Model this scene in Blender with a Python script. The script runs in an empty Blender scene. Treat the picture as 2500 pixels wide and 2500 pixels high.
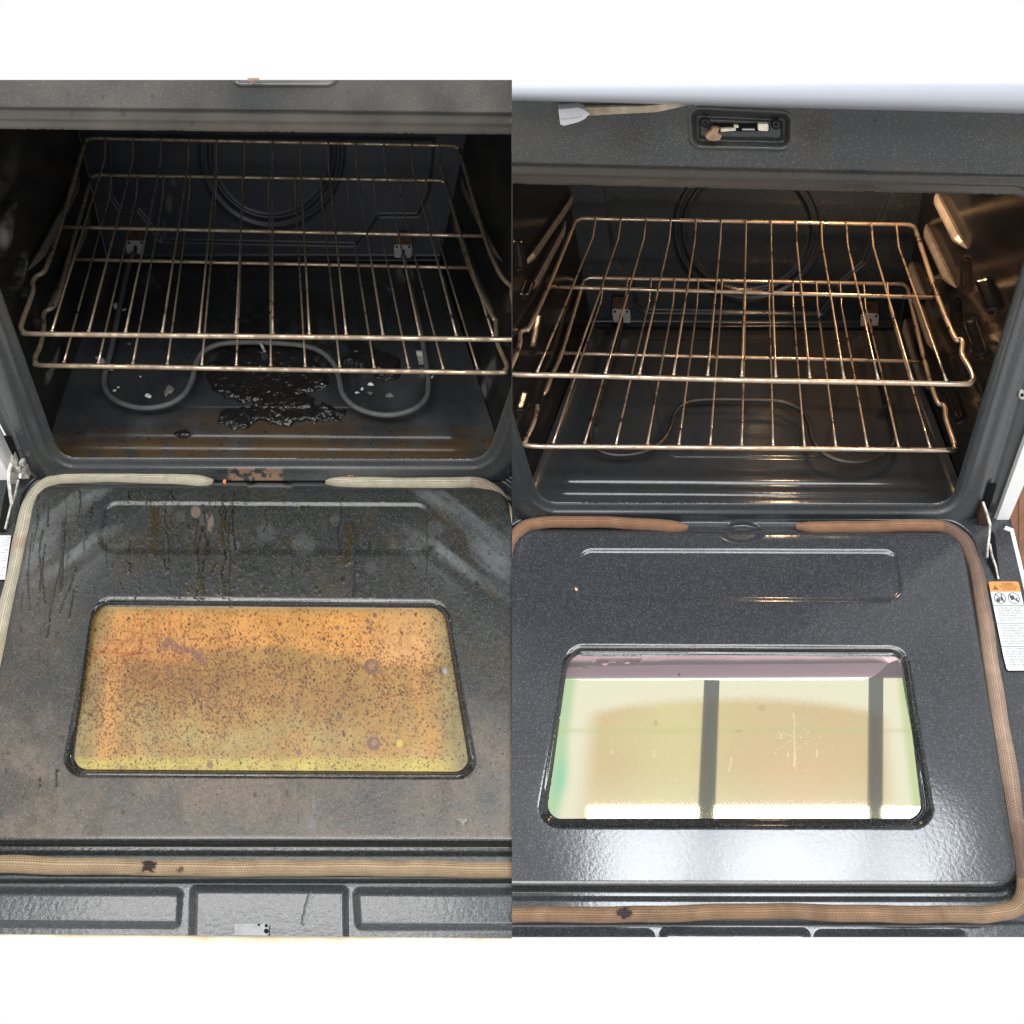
import bpy, bmesh, math, random
import numpy as np
from mathutils import Vector

random.seed(7)
rng = np.random.default_rng(11)
scene = bpy.context.scene
COL = scene.collection

# ------------------------------------------------------------------ camera, world, light, exposure
PITCH = math.radians(49.0)
FPX = 2067.0                      # focal length in units of 1/2500 of the picture's width
DIST = 1.16
CP, SP = math.cos(PITCH), math.sin(PITCH)
CAM = np.array([0.0, -0.066 - DIST * CP, DIST * SP])

cam = bpy.data.cameras.new('camera')
cam.sensor_width = 36.0
cam.lens = FPX / 2500.0 * 36.0
cam.clip_start = 0.05
cam.clip_end = 100.0
camo = bpy.data.objects.new('camera', cam)
camo.location = CAM
camo.rotation_euler = (math.radians(90) - PITCH, 0, 0)
COL.objects.link(camo)
scene.camera = camo

world = bpy.data.worlds.new('World')
scene.world = world
world.use_nodes = True
bg = world.node_tree.nodes['Background']
bg.inputs['Color'].default_value = (1, 1, 1, 1)
bg.inputs['Strength'].default_value = 1.0

scene.view_settings.view_transform = 'Standard'
scene.view_settings.look = 'None'
scene.view_settings.exposure = 0.0
scene.view_settings.gamma = 1.0
scene.view_settings.use_curve_mapping = False


def area_light(name, loc, target, sx, sy, radiance, color):
    L = bpy.data.lights.new(name, 'AREA')
    L.shape = 'RECTANGLE'
    L.size, L.size_y = sx, sy
    L.energy = radiance * math.pi * sx * sy
    L.color = color
    o = bpy.data.objects.new(name, L)
    o.location = loc
    d = Vector(target) - Vector(loc)
    o.rotation_euler = d.to_track_quat('-Z', 'Y').to_euler()
    COL.objects.link(o)
    return o


# ceiling strip, added fill lamp behind the photographer for cavities and headers, and the bright upper sash of the window above the ovens
area_light('ceiling_light', (0.0, -0.98, 2.05), (0, -0.97, 0.0), 3.2, 0.42, 12.5, (1.0, 0.985, 0.96))
area_light('cavity_fill_light', (0.0, -2.3, 1.5), (0, 0.1, 0.15), 1.8, 0.8, 2.8, (1.0, 0.985, 0.96))
WIN_Z = 2.0                       # height of the window above the ovens


# ------------------------------------------------------------------ picture units -> points on real planes
def rays(X, Y):
    X = np.asarray(X, float)
    Y = np.asarray(Y, float)
    a = (X - 1250.0) / FPX
    b = (1250.0 - Y) / FPX
    return np.stack([a, CP + b * SP, -SP + b * CP], -1)


def onZ(X, Y, z):
    d = rays(X, Y)
    t = (np.asarray(z, float) - CAM[2]) / d[..., 2]
    return CAM + d * t[..., None]


def onY(X, Y, y):
    d = rays(X, Y)
    t = (np.asarray(y, float) - CAM[1]) / d[..., 1]
    return CAM + d * t[..., None]


def onP(X, Y, p0, n):
    d = rays(X, Y)
    t = np.dot(np.asarray(p0) - CAM, n) / (d @ np.asarray(n))
    return CAM + d * t[..., None]


DOOR_TILT = math.radians(5.4)         # the open doors are tilted down so the glass mirrors past the header
DN = np.array([0.0, -math.sin(DOOR_TILT), math.cos(DOOR_TILT)])


def onD(X, Y, h, k):
    """points h above the plane of an open door"""
    d = rays(X, Y)
    p0 = np.array([0.0, OV[k]['y0'], 0.0])
    t = (np.dot(p0 - CAM, DN) + np.asarray(h, float)) / (d @ DN)
    return CAM + d * t[..., None]


def proj(P):
    q = P - CAM
    w = q[..., 1] * CP - q[..., 2] * SP
    u = q[..., 1] * SP + q[..., 2] * CP
    return 1250 + FPX * q[..., 0] / w, 1250 - FPX * u / w


def st(x, e0, e1):
    t = np.clip((x - e0) / (e1 - e0), 0, 1)
    return t * t * (3 - 2 * t)


def lc(x, e0, e1):
    return np.clip((x - e0) / (e1 - e0), 0, 1)


def sd_poly(X, Y, poly):
    v = np.asarray(poly, float)
    n = len(v)
    d = (X - v[0, 0]) ** 2 + (Y - v[0, 1]) ** 2
    s = np.ones_like(X)
    j = n - 1
    for i in range(n):
        e = v[j] - v[i]
        wx, wy = X - v[i, 0], Y - v[i, 1]
        t = np.clip((wx * e[0] + wy * e[1]) / (e @ e), 0, 1)
        d = np.minimum(d, (wx - e[0] * t) ** 2 + (wy - e[1] * t) ** 2)
        c1 = Y >= v[i, 1]
        c2 = Y < v[j, 1]
        c3 = e[0] * wy > e[1] * wx
        flip = (c1 & c2 & c3) | (~c1 & ~c2 & ~c3)
        s = np.where(flip, -s, s)
        j = i
    return s * np.sqrt(d)


def inset(quad, r):
    q = [np.asarray(p, float) for p in quad]
    n = len(q)
    ar = sum(q[i][0] * q[(i + 1) % n][1] - q[(i + 1) % n][0] * q[i][1] for i in range(n))
    sg = 1 if ar > 0 else -1
    lines = []
    for i in range(n):
        a, b = q[i], q[(i + 1) % n]
        d = (b - a) / np.linalg.norm(b - a)
        nn = np.array([-d[1], d[0]]) * sg
        lines.append((a + nn * r, d))
    out = []
    for i in range(n):
        p, d = lines[i - 1]
        p2, d2 = lines[i]
        M = np.array([d, -d2]).T
        t = np.linalg.solve(M, p2 - p)
        out.append(p + d * t[0])
    return out


def sd_rq(X, Y, quad, r):
    return sd_poly(X, Y, inset(quad, r)) - r


def sd_cap(X, Y, a, b):
    ax, ay = a
    bx, by = b
    ex, ey = bx - ax, by - ay
    t = np.clip(((X - ax) * ex + (Y - ay) * ey) / (ex * ex + ey * ey + 1e-9), 0, 1)
    return np.hypot(X - ax - ex * t, Y - ay - ey * t)


def vnoise(X, Y, seed):
    xi = np.floor(X).astype(np.int64)
    yi = np.floor(Y).astype(np.int64)
    fx, fy = X - xi, Y - yi
    fx = fx * fx * (3 - 2 * fx)
    fy = fy * fy * (3 - 2 * fy)

    def h(a, b):
        n = (a * 374761393 + b * 668265263 + seed * 1274126177) & 0xffffffff
        n = ((n ^ (n >> 13)) * 1274126177) & 0xffffffff
        n = n ^ (n >> 16)
        return (n & 0xffff) / 65535.0
    return (h(xi, yi) * (1 - fx) + h(xi + 1, yi) * fx) * (1 - fy) + (h(xi, yi + 1) * (1 - fx) + h(xi + 1, yi + 1) * fx) * fy


def fbm(X, Y, scale, octs=4, seed=0, ay=1.0):
    X = np.asarray(X, float) / scale
    Y = np.asarray(Y, float) / (scale * ay)
    s = 0
    a = 0.5
    t = 0
    for k in range(octs):
        s = s + a * vnoise(X + 17.3 * k, Y + 9.1 * k, seed + k)
        t += a
        a *= 0.5
        X = X * 2.03
        Y = Y * 2.03
    return s / t


def lin(r, g, b):
    return np.array([((c / 255.0) / 12.92 if c <= 10 else ((c / 255.0 + 0.055) / 1.055) ** 2.4) for c in (r, g, b)])


def mixc(c, k, col):
    k = k[..., None]
    return c * (1 - k) + np.asarray(col) * k


class Canvas:
    """stain map of one surface, in picture units"""
    def __init__(s, x0, y0, x1, y1):
        s.x0, s.y0 = x0, y0
        s.w, s.h = int(x1 - x0), int(y1 - y0)
        s.X, s.Y = np.meshgrid(np.arange(s.w) + x0 + 0.5, np.arange(s.h) + y0 + 0.5)
        s.c = np.zeros((s.h, s.w, 3))
        s.r = np.full((s.h, s.w), 0.2)
        s.m = np.zeros((s.h, s.w))

    def blob(s, x, y, r, col, a=1.0, soft=1.0, ry=None, rough=None):
        ry = ry or r
        m = max(r, ry) + soft + 1
        i0, i1 = max(0, int(x - s.x0 - m)), min(s.w, int(x - s.x0 + m) + 1)
        j0, j1 = max(0, int(y - s.y0 - m)), min(s.h, int(y - s.y0 + m) + 1)
        if i0 >= i1 or j0 >= j1:
            return
        X, Y = s.X[j0:j1, i0:i1], s.Y[j0:j1, i0:i1]
        d = (np.hypot((X - x) / r, (Y - y) / ry) - 1) * min(r, ry)
        k = (1 - st(d, -soft * .5, soft * .5)) * a
        s.c[j0:j1, i0:i1] = s.c[j0:j1, i0:i1] * (1 - k[..., None]) + col * k[..., None]
        if rough is not None:
            s.r[j0:j1, i0:i1] = s.r[j0:j1, i0:i1] * (1 - k) + rough * k
            s.m[j0:j1, i0:i1] = np.maximum(s.m[j0:j1, i0:i1], k)

    def line(s, pts, w, col, a=1.0, wob=0.0, rough=None):
        for (p, q) in zip(pts[:-1], pts[1:]):
            n = int(max(2, math.hypot(q[0] - p[0], q[1] - p[1]) / max(1.0, w * .5)))
            for k in range(n):
                t = k / n
                x = p[0] + (q[0] - p[0]) * t + (random.random() - .5) * wob
                y = p[1] + (q[1] - p[1]) * t
                s.blob(x, y, w * (0.6 + 0.6 * random.random()), col, a, 1.5, rough=rough)

    def gloss(s, mask, col, rough):
        s.c = s.c * (1 - mask[..., None]) + np.asarray(col) * mask[..., None]
        s.r = s.r * (1 - mask) + rough * mask

    def thick(s, X, Y):
        i = np.clip((X - s.x0).astype(int), 0, s.w - 1)
        j = np.clip((Y - s.y0).astype(int), 0, s.h - 1)
        return s.m[j, i]

    def sample(s, X, Y):
        i = np.clip((X - s.x0).astype(int), 0, s.w - 1)
        j = np.clip((Y - s.y0).astype(int), 0, s.h - 1)
        return np.concatenate([s.c[j, i], s.r[j, i][..., None]], -1)


# ------------------------------------------------------------------ objects
ORG = {}


def thing(name, loc, label, cat, group=None):
    o = bpy.data.objects.new(name, None)
    o.location = loc
    o.empty_display_size = 0.05
    COL.objects.link(o)
    ORG[o] = np.array(loc, float)
    o['label'] = label
    o['category'] = cat
    if group:
        o['group'] = group
    return o


def obj(name, V, F, mat, parent=None, color=None, smooth=True, clip=None, uv=None, matidx=None, base=None):
    V = np.asarray(V, float).reshape(-1, 3)
    if parent is not None:
        org = ORG[parent]
    else:
        org = np.array(base if base is not None else [V[:, 0].mean(), V[:, 1].mean(), V[:, 2].min()], float)
    me = bpy.data.meshes.new(name)
    me.from_pydata((V - org).tolist(), [], [tuple(f) for f in F])
    if color is not None:
        at = me.attributes.new('Col', 'FLOAT_COLOR', 'POINT')
        c = np.asarray(color, float).reshape(-1, color.shape[-1])
        if c.shape[1] == 3:
            c = np.concatenate([c, np.full((len(c), 1), 0.2)], 1)
        at.data.foreach_set('color', c.astype(np.float32).ravel())
    if uv is not None:
        ul = me.uv_layers.new(name='UVMap')
        li = np.zeros(len(me.loops), np.int32)
        me.loops.foreach_get('vertex_index', li)
        ul.data.foreach_set('uv', np.asarray(uv, np.float32)[li].ravel())
    mats = mat if isinstance(mat, (list, tuple)) else [mat]
    for m in mats:
        me.materials.append(m)
    if matidx is not None:
        me.polygons.foreach_set('material_index', np.asarray(matidx, np.int32))
    me.polygons.foreach_set('use_smooth', np.full(len(me.polygons), smooth))
    if clip is not None:                      # the two ovens meet in the plane x = 0
        bm = bmesh.new()
        bm.from_mesh(me)
        bmesh.ops.bisect_plane(bm, geom=bm.verts[:] + bm.edges[:] + bm.faces[:], dist=1e-6,
                               plane_co=(-org[0], 0, 0), plane_no=(clip, 0, 0), clear_outer=True)
        bm.to_mesh(me)
        bm.free()
    me.update()
    o = bpy.data.objects.new(name, me)
    COL.objects.link(o)
    if parent is not None:
        o.parent = parent
        if parent.type != 'EMPTY':
            o.location = (0, 0, 0)
    else:
        o.location = org
    ORG[o] = org
    return o


def tag(o, label, cat, group=None):
    o['label'] = label
    o['category'] = cat
    if group:
        o['group'] = group
    return o


def gridfaces(nv, nu, flip=False):
    idx = np.arange(nv * nu).reshape(nv, nu)
    a, b, c, d = idx[:-1, :-1].ravel(), idx[:-1, 1:].ravel(), idx[1:, 1:].ravel(), idx[1:, :-1].ravel()
    F = np.stack([a, d, c, b] if not flip else [a, b, c, d], 1)
    return F


def quadgrid(quad, step):
    tl, tr, br, bl = [np.asarray(p, float) for p in quad]
    nu = int(max(np.linalg.norm(tr - tl), np.linalg.norm(br - bl)) / step) + 2
    nv = int(max(np.linalg.norm(bl - tl), np.linalg.norm(br - tr)) / step) + 2
    u = np.linspace(0, 1, nu)[None, :, None]
    v = np.linspace(0, 1, nv)[:, None, None]
    P = (tl * (1 - u) + tr * u) * (1 - v) + (bl * (1 - u) + br * u) * v
    return P[..., 0], P[..., 1]


def snap_cut(X, Y, sd, step):
    """keep sd > 0; vertices just outside are pulled onto the outline"""
    d = sd(X, Y)
    e = 0.5
    gx = (sd(X + e, Y) - sd(X - e, Y)) / (2 * e)
    gy = (sd(X, Y + e) - sd(X, Y - e)) / (2 * e)
    m = (d < 0) & (d > -step * 1.5)
    X2 = np.where(m, X - d * gx, X)
    Y2 = np.where(m, Y - d * gy, Y)
    ok = d > -step * 1.45
    return X2, Y2, ok


def sheet(name, quad, step, base, hfun, mat, parent, colfun=None, cut=None, **kw):
    X, Y = quadgrid(quad, step)
    ok = None
    if cut is not None:
        X, Y, ok = snap_cut(X, Y, cut, step)
    P = base(X, Y, hfun(X, Y) if hfun is not None else np.zeros_like(X))
    nv, nu = X.shape
    F = gridfaces(nv, nu)
    col = colfun(X, Y) if colfun is not None else None
    V = P.reshape(-1, 3)
    if ok is not None:
        k = ok.ravel()[F].all(1)
        F = F[k]
        used = np.zeros(nv * nu, bool)
        used[F.ravel()] = True
        re = np.cumsum(used) - 1
        V = V[used]
        F = re[F]
        if col is not None:
            col = col.reshape(-1, col.shape[-1])[used]
    return obj(name, V, F.tolist(), mat, parent, color=col, **kw)


def smooth_path(P, n=6):
    P = np.asarray(P, float)
    out = []
    for i in range(len(P) - 1):
        p0, p1, p2, p3 = P[max(i - 1, 0)], P[i], P[i + 1], P[min(i + 2, len(P) - 1)]
        for k in range(n):
            t = k / n
            out.append(0.5 * ((2 * p1) + (-p0 + p2) * t + (2 * p0 - 5 * p1 + 4 * p2 - p3) * t * t + (-p0 + 3 * p1 - 3 * p2 + p3) * t ** 3))
    out.append(P[-1])
    return np.array(out)


def tube(P, r, n=8, cap=True):
    P = np.asarray(P, float)
    m = len(P)
    r = np.broadcast_to(np.asarray(r, float), (m,))
    T = np.gradient(P, axis=0)
    T /= np.linalg.norm(T, axis=1)[:, None] + 1e-12
    ref = np.array([0, 0, 1.0]) if abs(T[0, 2]) < 0.9 else np.array([0, 1.0, 0])
    V = []
    N = None
    for i in range(m):
        if N is None:
            N = ref - T[i] * (ref @ T[i])
        else:
            N = N - T[i] * (N @ T[i])
        N = N / np.linalg.norm(N)
        B = np.cross(T[i], N)
        for k in range(n):
            a = 2 * math.pi * k / n
            V.append(P[i] + r[i] * (math.cos(a) * N + math.sin(a) * B))
    F = []
    for i in range(m - 1):
        for k in range(n):
            F.append((i * n + k, i * n + (k + 1) % n, (i + 1) * n + (k + 1) % n, (i + 1) * n + k))
    if cap:
        F.append(tuple(range(n))[::-1])
        F.append(tuple((m - 1) * n + k for k in range(n)))
    return V, F


def join(parts):
    V, F = [], []
    for v, f in parts:
        o = len(V)
        V += [tuple(p) for p in v]
        F += [tuple(i + o for i in q) for q in f]
    return V, F


def prism(P, off):
    """P: outline points in 3-D, off: vector to the back face"""
    P = np.asarray(P, float)
    n = len(P)
    V = np.concatenate([P, P + np.asarray(off, float)])
    F = [tuple(range(n)), tuple(range(2 * n - 1, n - 1, -1))]
    for i in range(n):
        j = (i + 1) % n
        F.append((j, i, n + i, n + j))
    return V, F


def rround(quad, r, n=5):
    """rounded outline of a picture-unit quad"""
    q = [np.asarray(p, float) for p in quad]
    out = []
    for i in range(len(q)):
        a, b, c = q[i - 1], q[i], q[(i + 1) % len(q)]
        d1 = (a - b) / np.linalg.norm(a - b)
        d2 = (c - b) / np.linalg.norm(c - b)
        p1, p2 = b + d1 * r, b + d2 * r
        for k in range(n + 1):
            t = k / n
            out.append((1 - t) ** 2 * p1 + 2 * t * (1 - t) * b + t * t * p2)
    return np.array(out)


def plate(quad, r, y, th, n=5):
    o = rround(quad, r, n)
    return prism(onY(o[:, 0], o[:, 1], y), (0, th, 0))


def lump(c, rx, ry, rz, seed, rough=0.35, sub=2):
    bm = bmesh.new()
    bmesh.ops.create_icosphere(bm, subdivisions=sub, radius=1.0)
    rs = np.random.default_rng(seed)
    ph = rs.random(9) * 6.3
    V = []
    for v in bm.verts:
        x, y, z = v.co
        k = 1 + rough * (math.sin(3.1 * x + ph[0]) * math.sin(2.7 * y + ph[1]) + 0.6 * math.sin(5.3 * z + ph[2] + 2 * x) + 0.4 * math.sin(7 * y + ph[3]) * math.sin(6 * x + ph[4]))
        V.append((c[0] + x * rx * k, c[1] + y * ry * k, c[2] + z * rz * k))
    F = [tuple(v.index for v in f.verts) for f in bm.faces]
    bm.free()
    return V, F


# ------------------------------------------------------------------ materials
class NT:
    def __init__(s, name):
        s.m = bpy.data.materials.new(name)
        s.m.use_nodes = True
        s.t = s.m.node_tree
        s.b = s.t.nodes['Principled BSDF']

    def n(s, typ, **kw):
        o = s.t.nodes.new(typ)
        for k, v in kw.items():
            if k in o.inputs:
                o.inputs[k].default_value = v
            else:
                setattr(o, k, v)
        return o

    def l(s, a, b):
        s.t.links.new(a, b)

    def mix(s, fac, a, b, blend='MIX'):
        o = s.t.nodes.new('ShaderNodeMix')
        o.data_type = 'RGBA'
        o.blend_type = blend
        for sock, v in ((o.inputs[0], fac), (o.inputs[6], a), (o.inputs[7], b)):
            if isinstance(v, bpy.types.NodeSocket):
                s.l(v, sock)
            else:
                sock.default_value = v if not isinstance(v, (tuple, list)) or len(v) == 4 else (*v, 1)
        return o.outputs[2]

    def math(s, op, a, b=None, c=None):
        o = s.t.nodes.new('ShaderNodeMath')
        o.operation = op
        for i, v in enumerate((a, b, c)):
            if v is None:
                continue
            if isinstance(v, bpy.types.NodeSocket):
                s.l(v, o.inputs[i])
            else:
                o.inputs[i].default_value = v
        return o.outputs[0]

    def ramp(s, fac, pts):
        o = s.t.nodes.new('ShaderNodeValToRGB')
        while len(o.color_ramp.elements) < len(pts):
            o.color_ramp.elements.new(0.5)
        for e, (p, c) in zip(o.color_ramp.elements, pts):
            e.position = p
            e.color = (*c, 1) if len(c) == 3 else c
        s.l(fac, o.inputs[0])
        return o.outputs[0]

    def bump(s, height, strength, dist=0.001):
        o = s.t.nodes.new('ShaderNodeBump')
        o.inputs['Strength'].default_value = strength
        o.inputs['Distance'].default_value = dist
        s.l(height, o.inputs['Height'])
        s.l(o.outputs[0], s.b.inputs['Normal'])


def pos(nt):
    return nt.n('ShaderNodeNewGeometry').outputs['Position']


def enamel(name, speck=0.6, speckcol=(0.34, 0.37, 0.42), peel=0.25, gloss=1.0, spec=0.5, peelscale=140):
    nt = NT(name)
    p = pos(nt)
    at = nt.n('ShaderNodeAttribute', attribute_name='Col')
    base = at.outputs['Color']
    v = nt.n('ShaderNodeTexVoronoi', Scale=780.0)
    nt.l(p, v.inputs['Vector'])
    big = nt.n('ShaderNodeTexVoronoi', Scale=330.0)
    nt.l(p, big.inputs['Vector'])
    sep = nt.n('ShaderNodeSeparateColor')
    nt.l(v.outputs['Color'], sep.inputs[0])
    k1 = nt.math('MULTIPLY', nt.math('GREATER_THAN', sep.outputs[0], 0.55), nt.math('LESS_THAN', v.outputs['Distance'], 0.36))
    k1 = nt.math('MULTIPLY', k1, nt.math('MULTIPLY', sep.outputs[1], 0.55 * speck))
    sep2 = nt.n('ShaderNodeSeparateColor')
    nt.l(big.outputs['Color'], sep2.inputs[0])
    k2 = nt.math('MULTIPLY', nt.math('GREATER_THAN', sep2.outputs[0], 0.955), nt.math('LESS_THAN', big.outputs['Distance'], 0.22))
    k2 = nt.math('MULTIPLY', k2, 0.25 * speck)
    k = nt.math('MAXIMUM', k1, k2)
    c = nt.mix(k, base, speckcol)
    nt.l(c, nt.b.inputs['Base Color'])
    rg = nt.math('MULTIPLY', at.outputs['Alpha'], 1.0)
    nt.l(rg, nt.b.inputs['Roughness'])
    nt.b.inputs['IOR'].default_value = 1.5
    nt.b.inputs['Specular IOR Level'].default_value = spec
    nz = nt.n('ShaderNodeTexNoise', Scale=float(peelscale), Detail=2.0, Roughness=0.5)
    nt.l(p, nz.inputs['Vector'])
    h = nt.math('ADD', nz.outputs[0], nt.math('MULTIPLY', v.outputs['Distance'], 0.12))
    nt.bump(h, peel, 0.0015)
    return nt.m


def plain(name, col, rough=0.5, metal=0.0, noise=0.0, nscale=60.0, bump=0.0, spec=0.5, dark=None):
    nt = NT(name)
    p = pos(nt)
    nz = nt.n('ShaderNodeTexNoise', Scale=nscale, Detail=5.0, Roughness=0.6)
    nt.l(p, nz.inputs['Vector'])
    f = nt.ramp(nz.outputs[0], [(0.35, (0, 0, 0)), (0.68, (1, 1, 1))])
    d = dark if dark is not None else tuple(c * (1 - noise) for c in col)
    nt.l(nt.mix(f, d, col), nt.b.inputs['Base Color'])
    rr = nt.math('MULTIPLY_ADD', nz.outputs[0], 0.25, rough - 0.12)
    nt.l(rr, nt.b.inputs['Roughness'])
    nt.b.inputs['Metallic'].default_value = metal
    nt.b.inputs['Specular IOR Level'].default_value = spec
    if bump:
        nt.bump(nz.outputs[0], bump, 0.002)
    return nt.m


def attr_mat(name, rough=0.4, metal=0.0, bump=0.0, nscale=200.0, spec=0.5, coat=0.0):
    nt = NT(name)
    at = nt.n('ShaderNodeAttribute', attribute_name='Col')
    nt.l(at.outputs['Color'], nt.b.inputs['Base Color'])
    nt.l(at.outputs['Alpha'], nt.b.inputs['Roughness'])
    nt.b.inputs['Metallic'].default_value = metal
    nt.b.inputs['Specular IOR Level'].default_value = spec
    nt.b.inputs['Coat Weight'].default_value = coat
    if bump:
        nz = nt.n('ShaderNodeTexNoise', Scale=nscale, Detail=3.0)
        nt.l(pos(nt), nz.inputs['Vector'])
        nt.bump(nz.outputs[0], bump, 0.001)
    return nt.m


def braid(name):
    nt = NT(name)
    at = nt.n('ShaderNodeAttribute', attribute_name='Col')
    uv = nt.n('ShaderNodeUVMap')
    sp = nt.n('ShaderNodeSeparateXYZ')
    nt.l(uv.outputs[0], sp.inputs[0])
    s, a = sp.outputs[0], sp.outputs[1]
    # ribs along the sleeve and stitches across it
    rib = nt.math('SINE', nt.math('MULTIPLY', a, 2 * math.pi * 26))
    half = nt.math('MULTIPLY', nt.math('FLOOR', nt.math('MULTIPLY', a, 26.0)), math.pi)
    stitch = nt.math('SINE', nt.math('ADD', nt.math('MULTIPLY', s, 2 * math.pi / 0.0032), half))
    h = nt.math('MULTIPLY', nt.math('ADD', rib, 1.0), nt.math('MULTIPLY_ADD', stitch, 0.5, 0.8))
    f = nt.math('MULTIPLY_ADD', h, 0.30, 0.42)
    nz = nt.n('ShaderNodeTexNoise', Scale=90.0, Detail=4.0)
    nt.l(pos(nt), nz.inputs['Vector'])
    f2 = nt.math('MULTIPLY', f, nt.math('MULTIPLY_ADD', nz.outputs[0], 0.5, 0.72))
    cc = nt.n('ShaderNodeCombineColor')
    for i in range(3):
        nt.l(f2, cc.inputs[i])
    c = nt.mix(1.0, at.outputs['Color'], cc.outputs[0], 'MULTIPLY')
    nt.l(c, nt.b.inputs['Base Color'])
    nt.b.inputs['Roughness'].default_value = 0.55
    nt.b.inputs['Specular IOR Level'].default_value = 0.4
    nt.bump(h, 0.9, 0.0010)
    return nt.m


def wire_metal(name, col, dark, amt, rough):
    nt = NT(name)
    p = pos(nt)
    nz = nt.n('ShaderNodeTexNoise', Scale=48.0, Detail=5.0, Roughness=0.62)
    nt.l(p, nz.inputs['Vector'])
    f = nt.ramp(nz.outputs[0], [(0.50 - amt * 0.2, (1, 1, 1)), (0.66 - amt * 0.12, (0, 0, 0))])
    nz2 = nt.n('ShaderNodeTexNoise', Scale=14.0, Detail=3.0)
    nt.l(p, nz2.inputs['Vector'])
    c0 = nt.mix(nz2.outputs[0], tuple(x * 0.8 for x in col), (col[0] * 1.12, col[1] * 0.98, col[2] * 0.82))
    k = nt.math('MULTIPLY', nt.math('SUBTRACT', 1.0, f), amt)
    nt.l(nt.mix(k, c0, dark), nt.b.inputs['Base Color'])
    nt.l(nt.math('MULTIPLY_ADD', k, 0.35, rough), nt.b.inputs['Roughness'])
    nt.l(nt.math('SUBTRACT', 1.0, nt.math('MULTIPLY', k, 0.8)), nt.b.inputs['Metallic'])
    nt.bump(nz.outputs[0], 0.15, 0.0006)
    return nt.m


M = {}
M['enamel_dirty'] = enamel('grimy enamel', 0.50, (0.36, 0.38, 0.38), 0.16, peelscale=190)
M['enamel_clean'] = enamel('speckled black enamel', 0.55, (0.31, 0.35, 0.41), 0.06, peelscale=230)
M['enamel_frame'] = enamel('frame enamel', 0.42, (0.30, 0.33, 0.38), 0.12, peelscale=130)
M['enamel_cavity'] = enamel('cavity enamel', 0.22, (0.22, 0.25, 0.29), 0.10, peelscale=120)
M['glass_dirty'] = attr_mat('baked grease on coated glass', bump=0.25, nscale=420.0, coat=0.15)
def coated_glass(name):
    nt = NT(name)
    at = nt.n('ShaderNodeAttribute', attribute_name='Col')
    nt.l(at.outputs['Color'], nt.b.inputs['Base Color'])
    nt.l(at.outputs['Alpha'], nt.b.inputs['Roughness'])
    nt.b.inputs['Metallic'].default_value = 0.96
    df = nt.n('ShaderNodeBsdfDiffuse')
    df.inputs['Color'].default_value = (0.040, 0.046, 0.048, 1)
    ad = nt.n('ShaderNodeAddShader')
    nt.l(nt.b.outputs[0], ad.inputs[0])
    nt.l(df.outputs[0], ad.inputs[1])
    nt.l(ad.outputs[0], nt.t.nodes['Material Output'].inputs['Surface'])
    return nt.m


M['glass_clean'] = coated_glass('coated oven glass')
M['rack_dirty'] = wire_metal('burnt rack steel', (0.62, 0.54, 0.43), (0.10, 0.065, 0.04), 0.8, 0.26)
M['rack_clean'] = wire_metal('rack steel', (0.64, 0.56, 0.47), (0.20, 0.125, 0.075), 0.65, 0.22)
M['braid'] = braid('braided door gasket')
M['element_dirty'] = plain('ashen heating element', (0.095, 0.098, 0.10), 0.62, noise=0.35)
M['element_clean'] = plain('black heating element', (0.022, 0.019, 0.017), 0.36, noise=0.4)
M['tin'] = plain('galvanised plate', (0.36, 0.37, 0.38), 0.4, 0.35, noise=0.15)
M['brown_tab'] = plain('heat-browned steel', (0.10, 0.055, 0.035), 0.4, 0.5, noise=0.4)
M['black'] = plain('black gap', (0.004, 0.004, 0.004), 0.7, spec=0.1)  # flat black stands in for shade inside slots, holes and hinge gaps
M['screw'] = plain('dark screw', (0.03, 0.03, 0.032), 0.35, 0.5)
M['hook'] = plain('tan latch hook', (0.30, 0.19, 0.11), 0.4, 0.3, noise=0.45, nscale=120)
M['cream_metal'] = plain('pale plated latch', (0.62, 0.58, 0.47), 0.45, 0.2, noise=0.3, nscale=160)
M['white_enamel'] = plain('white range enamel', (0.315, 0.33, 0.375), 0.22, noise=0.03, nscale=8)
M['white_side'] = plain('white textured side panel', (0.72, 0.72, 0.72), 0.45, noise=0.06, nscale=220, bump=0.3)
M['plastic'] = plain('translucent white plastic', (0.33, 0.328, 0.345), 0.35, noise=0.06)
M['strip'] = plain('heat-yellowed plastic strip', (0.42, 0.37, 0.28), 0.4, noise=0.35, nscale=30, dark=(0.13, 0.08, 0.04))
M['hinge'] = plain('plated hinge steel', (0.60, 0.59, 0.54), 0.4, 0.45, noise=0.35, nscale=110, dark=(0.22, 0.20, 0.17))
M['crust'] = plain('burnt sugary crust', (0.015, 0.014, 0.014), 0.2, noise=0.5, nscale=210, bump=1.0, spec=0.9)
M['crumb_white'] = plain('white ash flake', (0.72, 0.72, 0.70), 0.6, noise=0.25, nscale=300)
M['crumb_grey'] = plain('grey ash flake', (0.22, 0.21, 0.19), 0.5, noise=0.6, nscale=300)
M['crumb_orange'] = plain('orange food crumb', (0.62, 0.20, 0.05), 0.5, noise=0.4, nscale=300)
M['skin_stained'] = plain('stained cream door skin', (0.80, 0.76, 0.64), 0.4, nscale=18, dark=(0.66, 0.52, 0.36))
M['liner'] = plain('oven liner outside', (0.03, 0.03, 0.03), 0.6)
M['paper'] = plain('label paper', (0.47, 0.48, 0.49), 0.5, noise=0.05)
M['label_orange'] = plain('label orange', (0.55, 0.20, 0.04), 0.5, noise=0.05)
M['ink'] = plain('label ink', (0.03, 0.03, 0.03), 0.6)
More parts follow.
